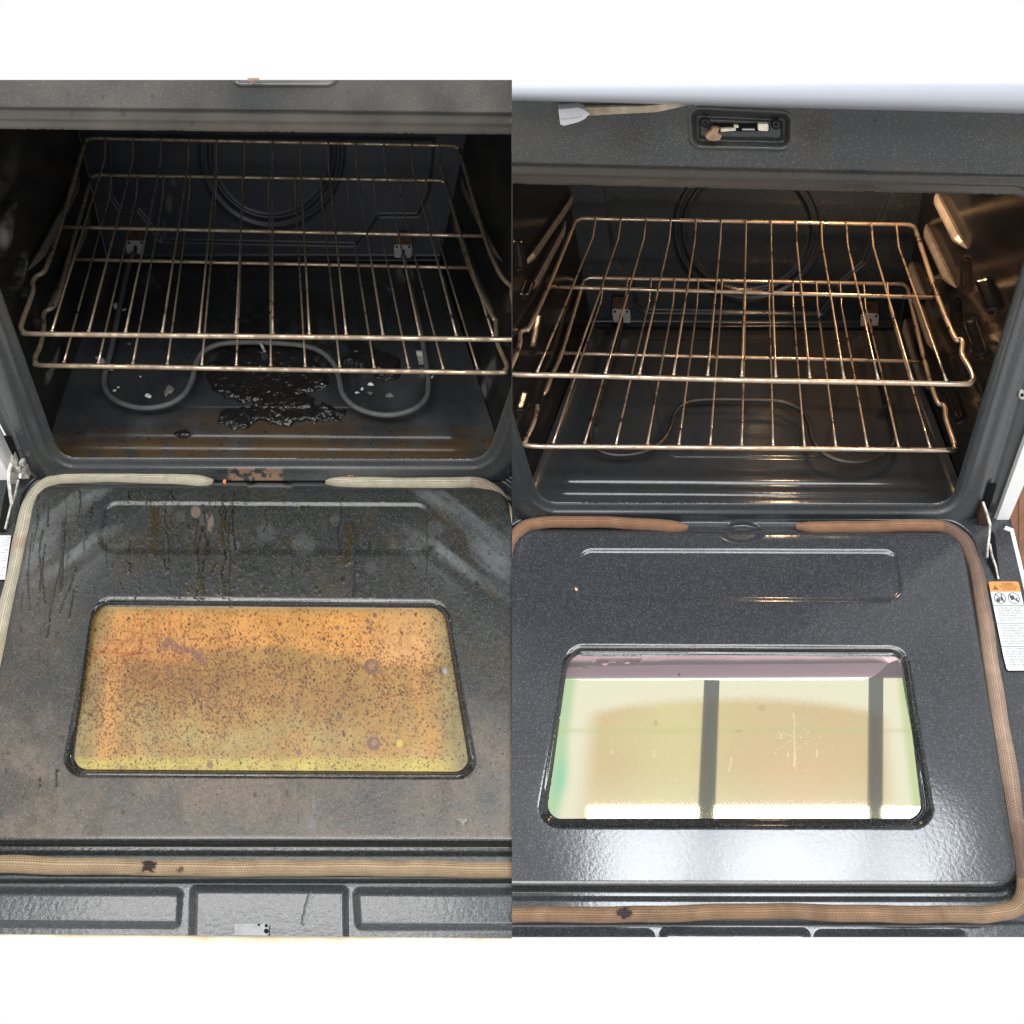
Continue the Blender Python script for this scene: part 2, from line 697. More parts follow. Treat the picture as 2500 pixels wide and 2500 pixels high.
M['ink_grey'] = plain('label fine print', (0.20, 0.21, 0.22), 0.6)
M['guide'] = plain('lamp-lit rack guide', (0.115, 0.10, 0.088), 0.2, noise=0.3, nscale=90)  # paler than the wall enamel, lamp glow put into the colour
M['catch'] = plain('dull catch plate', (0.20, 0.205, 0.21), 0.35, noise=0.4, nscale=150)
M['bulb'] = plain('lamp cover glass', (0.8, 0.6, 0.4), 0.2)


def wood(name):
    nt = NT(name)
    p = pos(nt)
    mp = nt.n('ShaderNodeMapping')
    mp.inputs['Scale'].default_value = (60, 60, 5)
    nt.l(p, mp.inputs['Vector'])
    nz = nt.n('ShaderNodeTexNoise', Scale=1.0, Detail=5.0)
    nt.l(mp.outputs[0], nz.inputs['Vector'])
    c = nt.ramp(nz.outputs[0], [(0.3, (0.16, 0.065, 0.026)), (0.7, (0.28, 0.125, 0.055))])
    nt.l(c, nt.b.inputs['Base Color'])
    nt.b.inputs['Roughness'].default_value = 0.4
    return nt.m


M['wood'] = wood('brown cabinet wood')


def halfsplit(col):
    return col


# ------------------------------------------------------------------ ovens: image-pixel outlines (picture units) of each, sheared outward when cast from the camera
OV = {
    'L': dict(side=+1, hinge=1168, cx=662,
              opening=[(-139, 313), (1452, 331), (1188, 1120), (147, 1117)],
              back=[(167, 206), (1165, 206), (1072, 637), (262, 634)],
              roof_front=292, outer=lambda X, Y: X - (Y - 1036) * 72 / 134.0,
              crop_top=195, xr=(-150, 1250)),
    'R': dict(side=-1, hinge=1266, cx=1815,
              opening=[(1084, 445), (2546, 478), (2322, 1229), (1318, 1226)],
              back=[(1345, 226), (2292, 226), (2196, 801), (1445, 796)],
              roof_front=420, outer=lambda X, Y: np.maximum(2435 + (1270 - Y) * 0.355 - X, 440.0 - Y),
              crop_top=203, xr=(1250, 3260)),  # header carried past the oven's right side, unseen, to fill the glass's reflection
}
for k, o in OV.items():
    o['y0'] = float(onZ(o['cx'], o['hinge'], 0.0)[1])
    q = o['opening']
    o['zf'] = float(onY(o['cx'], q[2][1] + 2, o['y0'] + 0.02)[2]) - 0.004
    o['yb'] = float(onZ(o['cx'], (o['back'][2][1] + o['back'][3][1]) / 2, o['zf'])[1])

# ------------------------------------------------------------------ the window whose reflection lies in the doors
def refl(px, py, k='R'):
    p = onD(px, py, 0.0, k)
    d = rays(px, py)
    d = d - 2 * np.dot(d, DN) * DN
    return p + d * ((WIN_Z - p[2]) / d[2])


def window_light(name, k, x0, x1, ya, yb_, rad, color):
    q = [refl(x, y, k) for x, y in ((x0, ya), (x1, ya), (x1, yb_), (x0, yb_))]
    xa, xb = min(p[0] for p in q), max(p[0] for p in q)
    y0_, y1_ = min(p[1] for p in q), max(p[1] for p in q)
    area_light(name, ((xa + xb) / 2, (y0_ + y1_) / 2, WIN_Z + .04), ((xa + xb) / 2, (y0_ + y1_) / 2 + 1e-5, 0), xb - xa, y1_ - y0_, rad, color)


window_light('window_daylight', 'R', 1450, 2285, 1966, 2300, 26.0, (0.90, 0.95, 1.0))
window_light('window_daylight', 'L', 130, 1130, 2070, 2330, 12.0, (1.0, 0.98, 0.95))

M['bar'] = plain('grey window bar', (0.022, 0.024, 0.028), 0.6)
_a = refl(1900, 1800)
wf = thing('window_frame', (_a[0], _a[1], WIN_Z), 'grey window frame with two bars lying flat overhead, mirrored in the clean oven glass', 'window')


def winbar(name, pts):  # outlines are image pixels mirrored off the door plane, flattened at one height
    P = np.array([refl(x, y) for x, y in pts])
    P[:, 2] = WIN_Z
    V, F = prism(P, (0, 0, 0.02))
    obj(name, V, F, M['bar'], wf, smooth=False)


winbar('mullion', [(1721, 1655), (1756, 1655), (1734, 2300), (1690, 2300)])
winbar('mullion', [(2124, 1655), (2155, 1655), (2152, 2300), (2118, 2300)])
winbar('sill', [(1300, 1600), (2400, 1600), (2400, 1652), (1300, 1656)])

# ------------------------------------------------------------------ the oven bodies
TEAL = np.array([0.021, 0.024, 0.026])
GRIME = np.array([0.092, 0.074, 0.056])


def clipsign(k):
    return 1 if k == 'L' else -1


oven = {}
oven['L'] = thing('oven', (-0.33, OV['L']['y0'], 0.0), 'dirty grease-caked oven with its door open, speckled orange glass', 'oven', 'open ovens side by side')
oven['R'] = thing('oven', (0.32, OV['R']['y0'], 0.0), 'cleaned black oven with its door open and clear glass mirroring a window', 'oven', 'open ovens side by side')


# ---- front frame with header
def frame_build(k):
    o = OV[k]
    y0 = o['y0']
    op = lambda X, Y: sd_rq(X, Y, o['opening'], 58)
    top = o['crop_top'] if k == 'L' else 236
    x0, x1 = o['xr']
    if k == 'L':
        crease = lambda X: 266 + X * 15 / 1250.0
    else:
        crease = lambda X: 402 + (X - 1250) * 29 / 1250.0
    latch = [(568, 110), (820, 110), (820, 204), (568, 204)] if k == 'L' else [(1685, 266), (1930, 277), (1928, 361), (1690, 356)]

    def h(X, Y):
        d = op(X, Y)
        hh = -0.0034 * (1 - lc(d, -2, 5)) - 0.0034 * (1 - lc(d, 19, 26)) - 0.002 * (1 - st(d, 4, 20))
        low = st(Y, 600, 700) if k == 'L' else st(Y, 640, 760)
        hh = hh + 0.004 * np.exp(-((d - 62) / 18.0) ** 2) * low
        hh = hh - 0.005 * st(d, 80, 96) * low
        c = crease(X)
        hh = hh + 0.011 * (1 - st(Y, c - 5, c + 3))
        L = sd_rq(X, Y, latch, 22)
        hh = hh + 0.002 * np.exp(-((L - 3) / 4.0) ** 2) - 0.008 * (1 - st(L, -14, -2)) + 0.003 * (1 - st(L, -24, -18))
        hh = hh + 0.0012 * (fbm(X, Y, 220, 2, 5) - .5)
        return hh

    def col(X, Y):
        if k == 'L':
            n = fbm(X, Y, 90, 4, 31)
            c = np.broadcast_to(TEAL, X.shape + (3,)).copy()
            hd = 1 - st(Y, 330, 380)
            g = np.clip(hd * (0.55 + 0.9 * (n - .5)) * (1 - 0.75 * np.exp(-((X - 640) / 150.0) ** 2) * (Y < crease(X))), 0, 1)
            lip = hd * st(Y, crease(X), crease(X) + 6)
            g = np.clip(g * 0.72 + lip * 0.25, 0, 1)
            c = mixc(c, g, np.array([0.138, 0.124, 0.104]))
            sidef = st(Y, 640, 800) * (0.35 + 0.8 * (fbm(X, Y, 50, 4, 8) - .5)) * (1 - st(Y, 1120, 1160))
            c = mixc(c, np.clip(sidef, 0, 1) * 0.35, np.array([0.09, 0.085, 0.075]))
            rust = (st(X, 552, 566) * (1 - st(X, 685, 694)) * st(Y, 1140, 1146) * (fbm(X, Y, 14, 3, 3) > 0.42))
            c = mixc(c, np.clip(rust, 0, 1) * 0.8, np.array([0.20, 0.12, 0.07]))
            w = np.exp(-((X - 870) / 170.0) ** 2) * st(Y, 1140, 1146) * 0.35
            c = mixc(c, np.clip(w, 0, 1), np.array([0.13, 0.13, 0.12]))
            for bx, by, br in ((168, 229, 9), (250, 235, 10), (372, 235, 9), (176, 277, 11), (300, 277, 10), (850, 226, 7), (470, 300, 9)):
                c = mixc(c, (1 - st(np.hypot((X - bx) * 1.3, Y - by), br * .5, br)) * 0.5, np.array([0.03, 0.03, 0.03]))
            r = 0.24 + 0.28 * g
        else:
            n = fbm(X, Y, 110, 4, 77)
            c = np.broadcast_to(TEAL, X.shape + (3,)).copy()
            hd = 1 - st(Y, 480, 520)
            g = np.clip(hd * (0.25 + 0.9 * (n - .5)), 0, 1)
            lip = hd * st(Y, crease(X), crease(X) + 6)
            c = mixc(c, np.clip(g * 0.55 + lip * 0.5, 0, 1), np.array([0.056, 0.047, 0.036]))
            c = mixc(c, hd * np.exp(-((X - 1540) / 60.0) ** 2 - ((Y - 330) / 50.0) ** 2) * .7, np.array([0.012, 0.009, 0.006]))
            c = mixc(c, hd * np.exp(-((X - 1985) / 50.0) ** 2 - ((Y - 320) / 50.0) ** 2) * .7, np.array([0.012, 0.007, 0.005]))
            c = mixc(c, (1 - st(np.hypot(X - 2136, (Y - 293) * .8), 3, 5)), np.array([0.001, 0.001, 0.001]))  # dark inside of a small hole painted as a black dot
            lit_band = st(op(X, Y), 8, 20) * (1 - st(op(X, Y), 60, 80)) * st(X, 2200, 2300) * st(Y, 640, 760)  # lit right side of the frame, painted as a paler grey
            c = mixc(c, lit_band * .45, np.array([0.10, 0.105, 0.11]))
            r = 0.22 + 0.25 * g
        return np.concatenate([c, np.asarray(r)[..., None]], -1)
    bot = o['hinge'] + 5

    def cut(X, Y):
        return np.minimum(op(X, Y), o['outer'](X, Y))
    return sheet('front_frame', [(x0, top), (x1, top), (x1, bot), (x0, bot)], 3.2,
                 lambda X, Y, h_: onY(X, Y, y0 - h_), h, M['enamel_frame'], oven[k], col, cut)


# ---- cavity
def floor_quad(k):
    b, q = OV[k]['back'], OV[k]['opening']
    return [b[3], b[2], (q[2][0] + 42, q[2][1] + 4), (q[3][0] - 42, q[3][1] + 4)]


def floor_h(k):
    if k == 'L':
        r1, r2, xa, xb = 1061, 1092, 205, 1103
        emb = [(372, 690), (960, 692), (900, 995), (436, 993)]
    else:
        r1, r2, xa, xb = 1175, 1205, 1385, 2250
        emb = [(1560, 830), (2080, 834), (2010, 1118), (1628, 1115)]
    fq = floor_quad(k)

    def h(X, Y):
        Yc = Y - (X - xa) * 7.0 / (xb - xa)
        xw = lc(X, xa - 14, xa + 6) * (1 - lc(X, xb - 4, xb + 16))
        hh = 0.0029 * st(Yc, r1 - 34, r1 - 10) * (1 - lc(Yc, r1 - 4, r1 + 5)) * xw
        xw2 = lc(X, xa - 40, xa) * (1 - lc(X, xb, xb + 40))
        hh = hh + 0.0024 * st(Yc, r1 + 8, r1 + 22) * (1 - lc(Yc, r2 - 3, r2 + 4)) * xw2
        e = sd_rq(X, Y, emb, 30)
        hh = hh + 0.0020 * (1 - lc(e, -3, 3))
        # floor pan curls up into the side walls
        v = (Y - fq[0][1]) / (fq[3][1] - fq[0][1])
        xl = fq[0][0] + (fq[3][0] - fq[0][0]) * v
        xr = fq[1][0] + (fq[2][0] - fq[1][0]) * v
        w = 36 + 16 * v
        cu = np.clip(1 - (X - xl) / w, 0, 1) ** 2 + np.clip(1 - (xr - X) / w, 0, 1) ** 2
        hh = hh + 0.010 * cu
        hh = hh + 0.002 * st(Y, q_bot(k) - 18, q_bot(k) - 4)
        hh = hh + 0.0010 * (fbm(X, Y, 160, 2, 9) - .5)
        return hh
    return h


def q_bot(k):
    return OV[k]['opening'][3][1]


def cavity_build(k):
    o = OV[k]
    y0, yb, zf = o['y0'], o['yb'], o['zf']
    mat = M['enamel_cavity']
    cl = clipsign(k)
    dirty = k == 'L'

    # floor
    def fcol(X, Y):
        c = np.broadcast_to(np.array([0.024, 0.0265, 0.029]), X.shape + (3,)).copy()
        r = np.full(X.shape, 0.17)
        if dirty:
            n = fbm(X, Y, 45, 5, 4, 0.6)
            n2 = fbm(X, Y, 16, 4, 14)
            dust = np.clip((fbm(X, Y, 70, 4, 6) - 0.32) * 1.3, 0, 1) * st(Y, 820, 930)
            c = mixc(c, dust * 0.55, np.array([0.080, 0.084, 0.086]))
            br = st(Y, 1030, 1075) * np.clip((n - 0.16) * 2.2, 0, 1)
            br = np.maximum(br, np.exp(-((X - 680) / 190.0) ** 2) * st(Y, 985, 1030) * np.clip((n - .12) * 2.4, 0, 1))
            ribtop = np.exp(-((Y - 1064) / 9.0) ** 2)
            br = br * (1 - 0.7 * ribtop)
            c = mixc(c, np.clip(br * 1.3, 0, 1) * 0.95, np.array([0.046, 0.028, 0.0115]))
            dk = st(Y, 700, 780) * np.exp(-((X - 690) / 230.0) ** 2) * np.clip((n2 - .40) * 5, 0, 1) * (1 - st(Y, 900, 990))
            c = mixc(c, np.clip(dk, 0, 1) * .8, np.array([0.004, 0.004, 0.004]))
            bk2 = (1 - st(Y, 760, 850)) * 0.7
            c = mixc(c, bk2 * np.clip((n - .3) * 2.2, 0, 1), np.array([0.016, 0.013, 0.012]))
            spots = np.clip((vnoise(X / 5.0, Y / 4.0, 91) - 0.86) * 14, 0, 1) * st(Y, 1000, 1060)
            c = mixc(c, spots, np.array([0.006, 0.005, 0.004]))
            r = r + 0.30 * np.clip(br + dust * .6, 0, 1)
        else:
            brn = np.exp(-((X - 2060) / 190.0) ** 2 - ((Y - 980) / 160.0) ** 2)
            c = mixc(c, brn * .5, np.array([0.028, 0.019, 0.014]))
        return np.concatenate([c, r[..., None]], -1)
    sheet('cavity_floor', floor_quad(k), 2.6, lambda X, Y, h_: onZ(X, Y, zf + h_), floor_h(k), mat, oven[k], fcol, clip=cl)

    # back wall with its pressed fan ring and plate
    if dirty:
        cx, cy, rx, ry = 664, 372, 152, 160
        plate_p = [(262, 330), (1062, 338), (1048, 470), (1020, 526), (925, 526), (898, 565), (868, 598), (392, 588), (366, 548), (338, 513), (292, 512), (270, 480)]
    else:
        cx, cy, rx, ry = 1827, 560, 158, 152
        plate_p = [(1470, 420), (2190, 428), (2110, 640), (2040, 700), (2030, 735), (2004, 766), (1576, 760), (1552, 738), (1545, 690), (1500, 640)]

    def bh(X, Y):
        d = np.hypot((X - cx) / rx, (Y - cy) / ry) * rx - rx
        hh = 0.005 * np.exp(-((d) / 6.0) ** 2) + 0.004 * np.exp(-((d - 20) / 6.0) ** 2)
        p = sd_poly(X, Y, plate_p)
        hh = hh - 0.0055 * (1 - lc(p, -5, 4))
        yb_ = o['back'][3][1]
        hh = hh + 0.012 * np.clip(1 - (yb_ - Y) / 14.0, 0, 1) ** 2
        return hh

    def bcol(X, Y):
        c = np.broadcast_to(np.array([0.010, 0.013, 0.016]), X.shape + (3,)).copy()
        r = np.full(X.shape, 0.25)
        if dirty:
            c = np.broadcast_to(np.array([0.015, 0.020, 0.028]), X.shape + (3,)).copy()
            n = fbm(X, Y, 60, 4, 21)
            c = mixc(c, np.clip((n - .45) * 1.5, 0, 1), np.array([0.030, 0.036, 0.044]))
            for bx, by, bw, bh_ in ((413, 498, 9, 26), (402, 560, 4, 24), (423, 446, 5, 12)):
                c = mixc(c, (1 - st(np.hypot((X - bx) / bw, (Y - by) / bh_), .7, 1.05)) * .8, np.array([0.075, 0.070, 0.068]))
            r = r + 0.15
        return np.concatenate([c, r[..., None]], -1)
    sheet('back_wall', o['back'], 3.0, lambda X, Y, h_: onY(X, Y, yb - h_), bh, mat, oven[k], bcol, clip=cl)

    # side walls with pressed rack guides
    q, b = o['opening'], o['back']

    def edge(p, r, y):
        t = np.linspace(0, 1, 260)
        return onY(p[0] + (r[0] - p[0]) * t, p[1] + (r[1] - p[1]) * t, y)
    for s in (0, 1):
        if s == 0:
            ftop, fbot, btop, bbot = q[0], q[3], b[0], b[3]
        else:
            ftop, fbot, btop, bbot = q[1], q[2], b[1], b[2]
        dx = (fbot[0] - ftop[0]) / (fbot[1] - ftop[1])
        ftop2 = (ftop[0] + dx * (o['roof_front'] - ftop[1]), o['roof_front'])
        sh = -42 if s == 0 else 42
        ftop2 = (ftop2[0] + sh, ftop2[1])
        fbot2 = (fbot[0] + dx * 6 + sh, fbot[1] + 6)
        A, B = edge(btop, (bbot[0], bbot[1] + 3), yb), edge(ftop2, fbot2, y0 + 0.016)
        u = np.linspace(0, 1, 240)[None, :, None]
        P = A[:, None] * (1 - u) + B[:, None] * u
        X, Y = proj(P)
        h = np.zeros(X.shape)
        caps = []
        if k == 'R' and s == 1:
            caps = [((2290, 468), (2362, 606), 13, .014, .30), ((2264, 548), (2336, 702), 14, .015, .3), ((2228, 640), (2262, 724), 8, .010, .3),
                    ((2236, 700), (2292, 862), 11, .014, .3), ((2212, 780), (2268, 950), 9, .010, .3),
                    ((2400, 690), (2424, 752), 14, .016, 1), ((2370, 790), (2394, 862), 13, .016, 1), ((2338, 880), (2352, 920), 9, .012, 1),
                    ((2320, 962), (2340, 1020), 11, .015, 1), ((2385, 930), (2398, 960), 8, .008, 1), ((2358, 640), (2362, 700), 13, -.012, 1), ((2334, 740), (2338, 800), 13, -.012, 1)]
        elif k == 'R':
            caps = [((1396, 470), (1262, 660), 10, .010, .3), ((1376, 540), (1278, 720), 10, .010, .3), ((1262, 590), (1270, 650), 9, .012, 1),
                    ((1290, 690), (1278, 720), 8, .012, 1), ((1315, 770), (1300, 850), 10, .012, 1), ((1280, 960), (1268, 1000), 9, .012, 1), ((1318, 930), (1306, 985), 10, .012, 1)]
        elif s == 0:
            caps = [((190, 430), (66, 660), 12, .012, .3), ((60, 700), (58, 722), 8, .012, 1), ((88, 780), (92, 800), 8, .012, 1), ((215, 520), (110, 760), 12, .010, .3),
                    ((22, 500), (4, 620), 13, .012, 1), ((50, 640), (34, 700), 12, .012, 1), ((136, 830), (120, 900), 10, .008, 1)]
        else:
            caps = [((1130, 430), (1230, 640), 12, .012, .3), ((1246, 720), (1244, 760), 9, .012, 1), ((1110, 520), (1206, 760), 12, .010, .3), ((1232, 800), (1240, 840), 8, .01, 1)]
        for (a_, b_, r_, hh, e) in caps:
            if e < 1:
                continue
            d = sd_cap(X, Y, a_, b_)
            h = h + hh * (1.0 if e < 1 else .7) * (1 - st(d, r_ * .25, r_ * 1.25))
        sg = 1 if s == 0 else -1
        P = P + np.array([sg, 0, 0]) * h[..., None]
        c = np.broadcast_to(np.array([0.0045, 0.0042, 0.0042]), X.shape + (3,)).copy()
        r = np.full(X.shape, 0.17)
        if dirty:
            n = fbm(X, Y, 30, 4, 51, 1.6)
            c = mixc(c, np.clip((n - .35) * 2, 0, 1), np.array([0.020, 0.019, 0.017]))
            ex = np.clip((fbm(X, Y, 20, 4, 61, 2.2) - .36) * 4, 0, 1)
            for (bx, by, bw, bh_, a_) in ((16, 545, 18, 70, .8), (46, 660, 16, 48, .8), (128, 890, 12, 55, 1), (1190, 930, 14, 60, .8), (15, 420, 30, 80, .3)):
                m = 1 - st(np.hypot((X - bx + (Y - by) * .3) / bw, (Y - by) / bh_), .5, 1.1)
                c = mixc(c, m * ex * a_, np.array([0.17, 0.165, 0.15]))
            r = r + .2
        wn = np.cross(A[-1] - A[0], B[-1] - A[0])
        wn /= np.linalg.norm(wn)
        for (a_, b_, r_, hh, e) in caps:
            if e == 1 or hh < 0:
                continue
            pa, pb = onP(a_[0], a_[1], A[0], wn), onP(b_[0], b_[1], A[0], wn)
            out = np.array([sg, 0, 0]) * .0105
            dn = np.array([0, 0, -.0045])
            ch = np.array([sg * -.004, 0, .004])
            prof = [-out * .3, out + ch, out + ch * .0 + np.array([0, 0, -.001]), out + dn, -out * .3 + dn * 1.6]
            n_ = 12
            V_, F_ = [], []
            for i_ in range(n_ + 1):
                t_ = i_ / n_
                fade = min(1, 6 * t_ + .25, 6 * (1 - t_) + .15)
                for q_ in prof:
                    V_.append(pa + (pb - pa) * t_ + q_ * fade)
            m_ = len(prof)
            for i_ in range(n_):
                for j_ in range(m_ - 1):
                    F_.append((i_ * m_ + j_, i_ * m_ + j_ + 1, (i_ + 1) * m_ + j_ + 1, (i_ + 1) * m_ + j_))
            F_.append(tuple(range(m_)))
            F_.append(tuple(n_ * m_ + j_ for j_ in range(m_))[::-1])
            obj('rack_guide', V_, F_, M['guide'], oven[k], clip=cl, smooth=False)
        col = np.concatenate([c, r[..., None]], -1)
        nv, nu = X.shape
        obj('side_wall', P.reshape(-1, 3), gridfaces(nv, nu, flip=(s == 1)).tolist(), mat, oven[k], color=col, clip=cl)
        if s == 0:
            RF0, RB0 = B[0], A[0]
        else:
            RF1, RB1 = B[0], A[0]
    # dark sheets added behind the cavity to block white background through gaps
    bq = [(b[0][0] - 30, b[0][1] + 2), (b[1][0] + 30, b[1][1] + 2), (b[2][0] + 30, b[2][1] + 20), (b[3][0] - 30, b[3][1] + 20)]
    V, F = prism(onY(np.array([p[0] for p in bq]), np.array([p[1] for p in bq]), yb + .006), (0, .004, 0))
    obj('liner', V, F, M['liner'], oven[k], smooth=False, clip=cl)
    fq = floor_quad(k)
    bq = [(fq[0][0] - 24, fq[0][1] - 8), (fq[1][0] + 24, fq[1][1] - 8), (fq[2][0] + 24, fq[2][1] - 3), (fq[3][0] - 24, fq[3][1] - 3)]
    V, F = prism(onZ(np.array([p[0] for p in bq]), np.array([p[1] for p in bq]), zf - .012), (0, 0, -.004))
    obj('liner', V, F, M['liner'], oven[k], smooth=False, clip=cl)
    obj('cavity_roof', [RF0, RF1, RB1, RB0], [(0, 1, 2, 3)], M['liner'], oven[k], smooth=False, clip=cl)
    return


for k in ('L', 'R'):
    frame_build(k)
    cavity_build(k)

# unseen divider added to stop lamp light leaking between cavities, where the two ovens stand against each other
yA, yB = OV['R']['y0'] + 0.02, max(OV['L']['yb'], OV['R']['yb'])
V, F = prism([(-0.0004, yA, -0.0), (-0.0004, yB, 0.0), (-0.0004, yB, 0.32), (-0.0004, OV['L']['y0'] + .02, 0.50), (-0.0004, yA, 0.50)], (0.0008, 0, 0))
obj('leak_divider', V, F, M['liner'], oven['L'], smooth=False)

# ------------------------------------------------------------------ doors
DOOR = {
    'L': dict(plateau=[(96, 1193), (1230, 1199), (1402, 2049), (-76, 2047)], rp=46,
              trim=[(237, 1462), (1086, 1470), (1166, 1897), (152, 1892)], glass=[(229, 1481), (1084, 1488), (1147, 1884), (178, 1878)],
              rt=42, rg=32, emb=[(262, 1228), (1040, 1232), (1074, 1350), (236, 1346)], notch=(658, 1184, 52, 26), bottom=(2279, 2290), gpad=2166),
    'R': dict(plateau=[(1264, 1304), (2340, 1310), (2482, 2160), (1130, 2158)], rp=46,
              trim=[(1388, 1579), (2210, 1583), (2282, 2018), (1312, 2016)], glass=[(1388, 1601), (2204, 1605), (2252, 1998), (1334, 1998)],
              rt=46, rg=34, emb=[(1416, 1344), (2186, 1346), (2204, 1465), (1400, 1461)], notch=(1812, 1300, 46, 22), bottom=(2288, 2288), gpad=2268),
}
ZP = 0.012      # raised middle of the door liner
ZG = 0.0035     # glass


def door_h(k):
    D = DOOR[k]

    def h(X, Y):
        p = sd_rq(X, Y, D['plateau'], D['rp'])
        hh = ZP - 0.0007 * lc(p, -8, 2) - (ZP - 0.0007) * st(p, 1, 19) - 0.005 * st(p, 8, 20) * (1 - st(p, 30, 42))
        w = sd_rq(X, Y, D['trim'], D['rt'])
        hh = hh - 0.0015 * (1 - lc(w, -1, 6.5)) - 0.0080 * (1 - st(w, -14, -2))
        g = sd_rq(X, Y, D['glass'], D['rg'])
        hh = hh + 0.0024 * (1 - st(g, 8.5, 12.5)) - 0.0014 * (1 - lc(g, 1.0, 8.0))
        e = sd_rq(X, Y, D['emb'], 34)
        hh = hh - 0.0026 * (1 - st(e, -7, 7))
        nx, ny, rx, ry = D['notch']
        nn = np.hypot((X - nx) / rx, (Y - ny) / ry) * ry - ry
        hh = np.where(Y > D['plateau'][0][1] - 60, hh - 0.006 * (1 - st(nn, -5, 5)) * (1 - st(Y, ny + ry - 2, ny + ry + 10)), hh)
        # pads at the handle end
        y1 = D['gpad']
        low = st(Y, y1 - 22, y1 - 8)
        hh = hh - 0.007 * low
        if k == 'L':
            pads = [[(-400, 2172), (444, 2174), (438, 2262), (-400, 2256)], [(470, 2166), (846, 2168), (848, 2320), (466, 2320)], [(866, 2173), (1700, 2178), (1700, 2268), (872, 2266)]]
        else:
            pads = [[(900, 2274), (1594, 2275), (1594, 2400), (900, 2400)], [(1616, 2271), (1972, 2272), (1972, 2420), (1616, 2420)], [(1992, 2276), (2350, 2277), (2380, 2400), (1992, 2400)]]
        for i, pd in enumerate(pads):
            s_ = sd_rq(X, Y, pd, 14)
            hh = hh + (0.009 if i == 1 else 0.0075) * (1 - st(s_, -14, 8))
        hh = hh + 0.0010 * (fbm(X, Y, 260, 2, 3) - .5)
        return hh
    return h


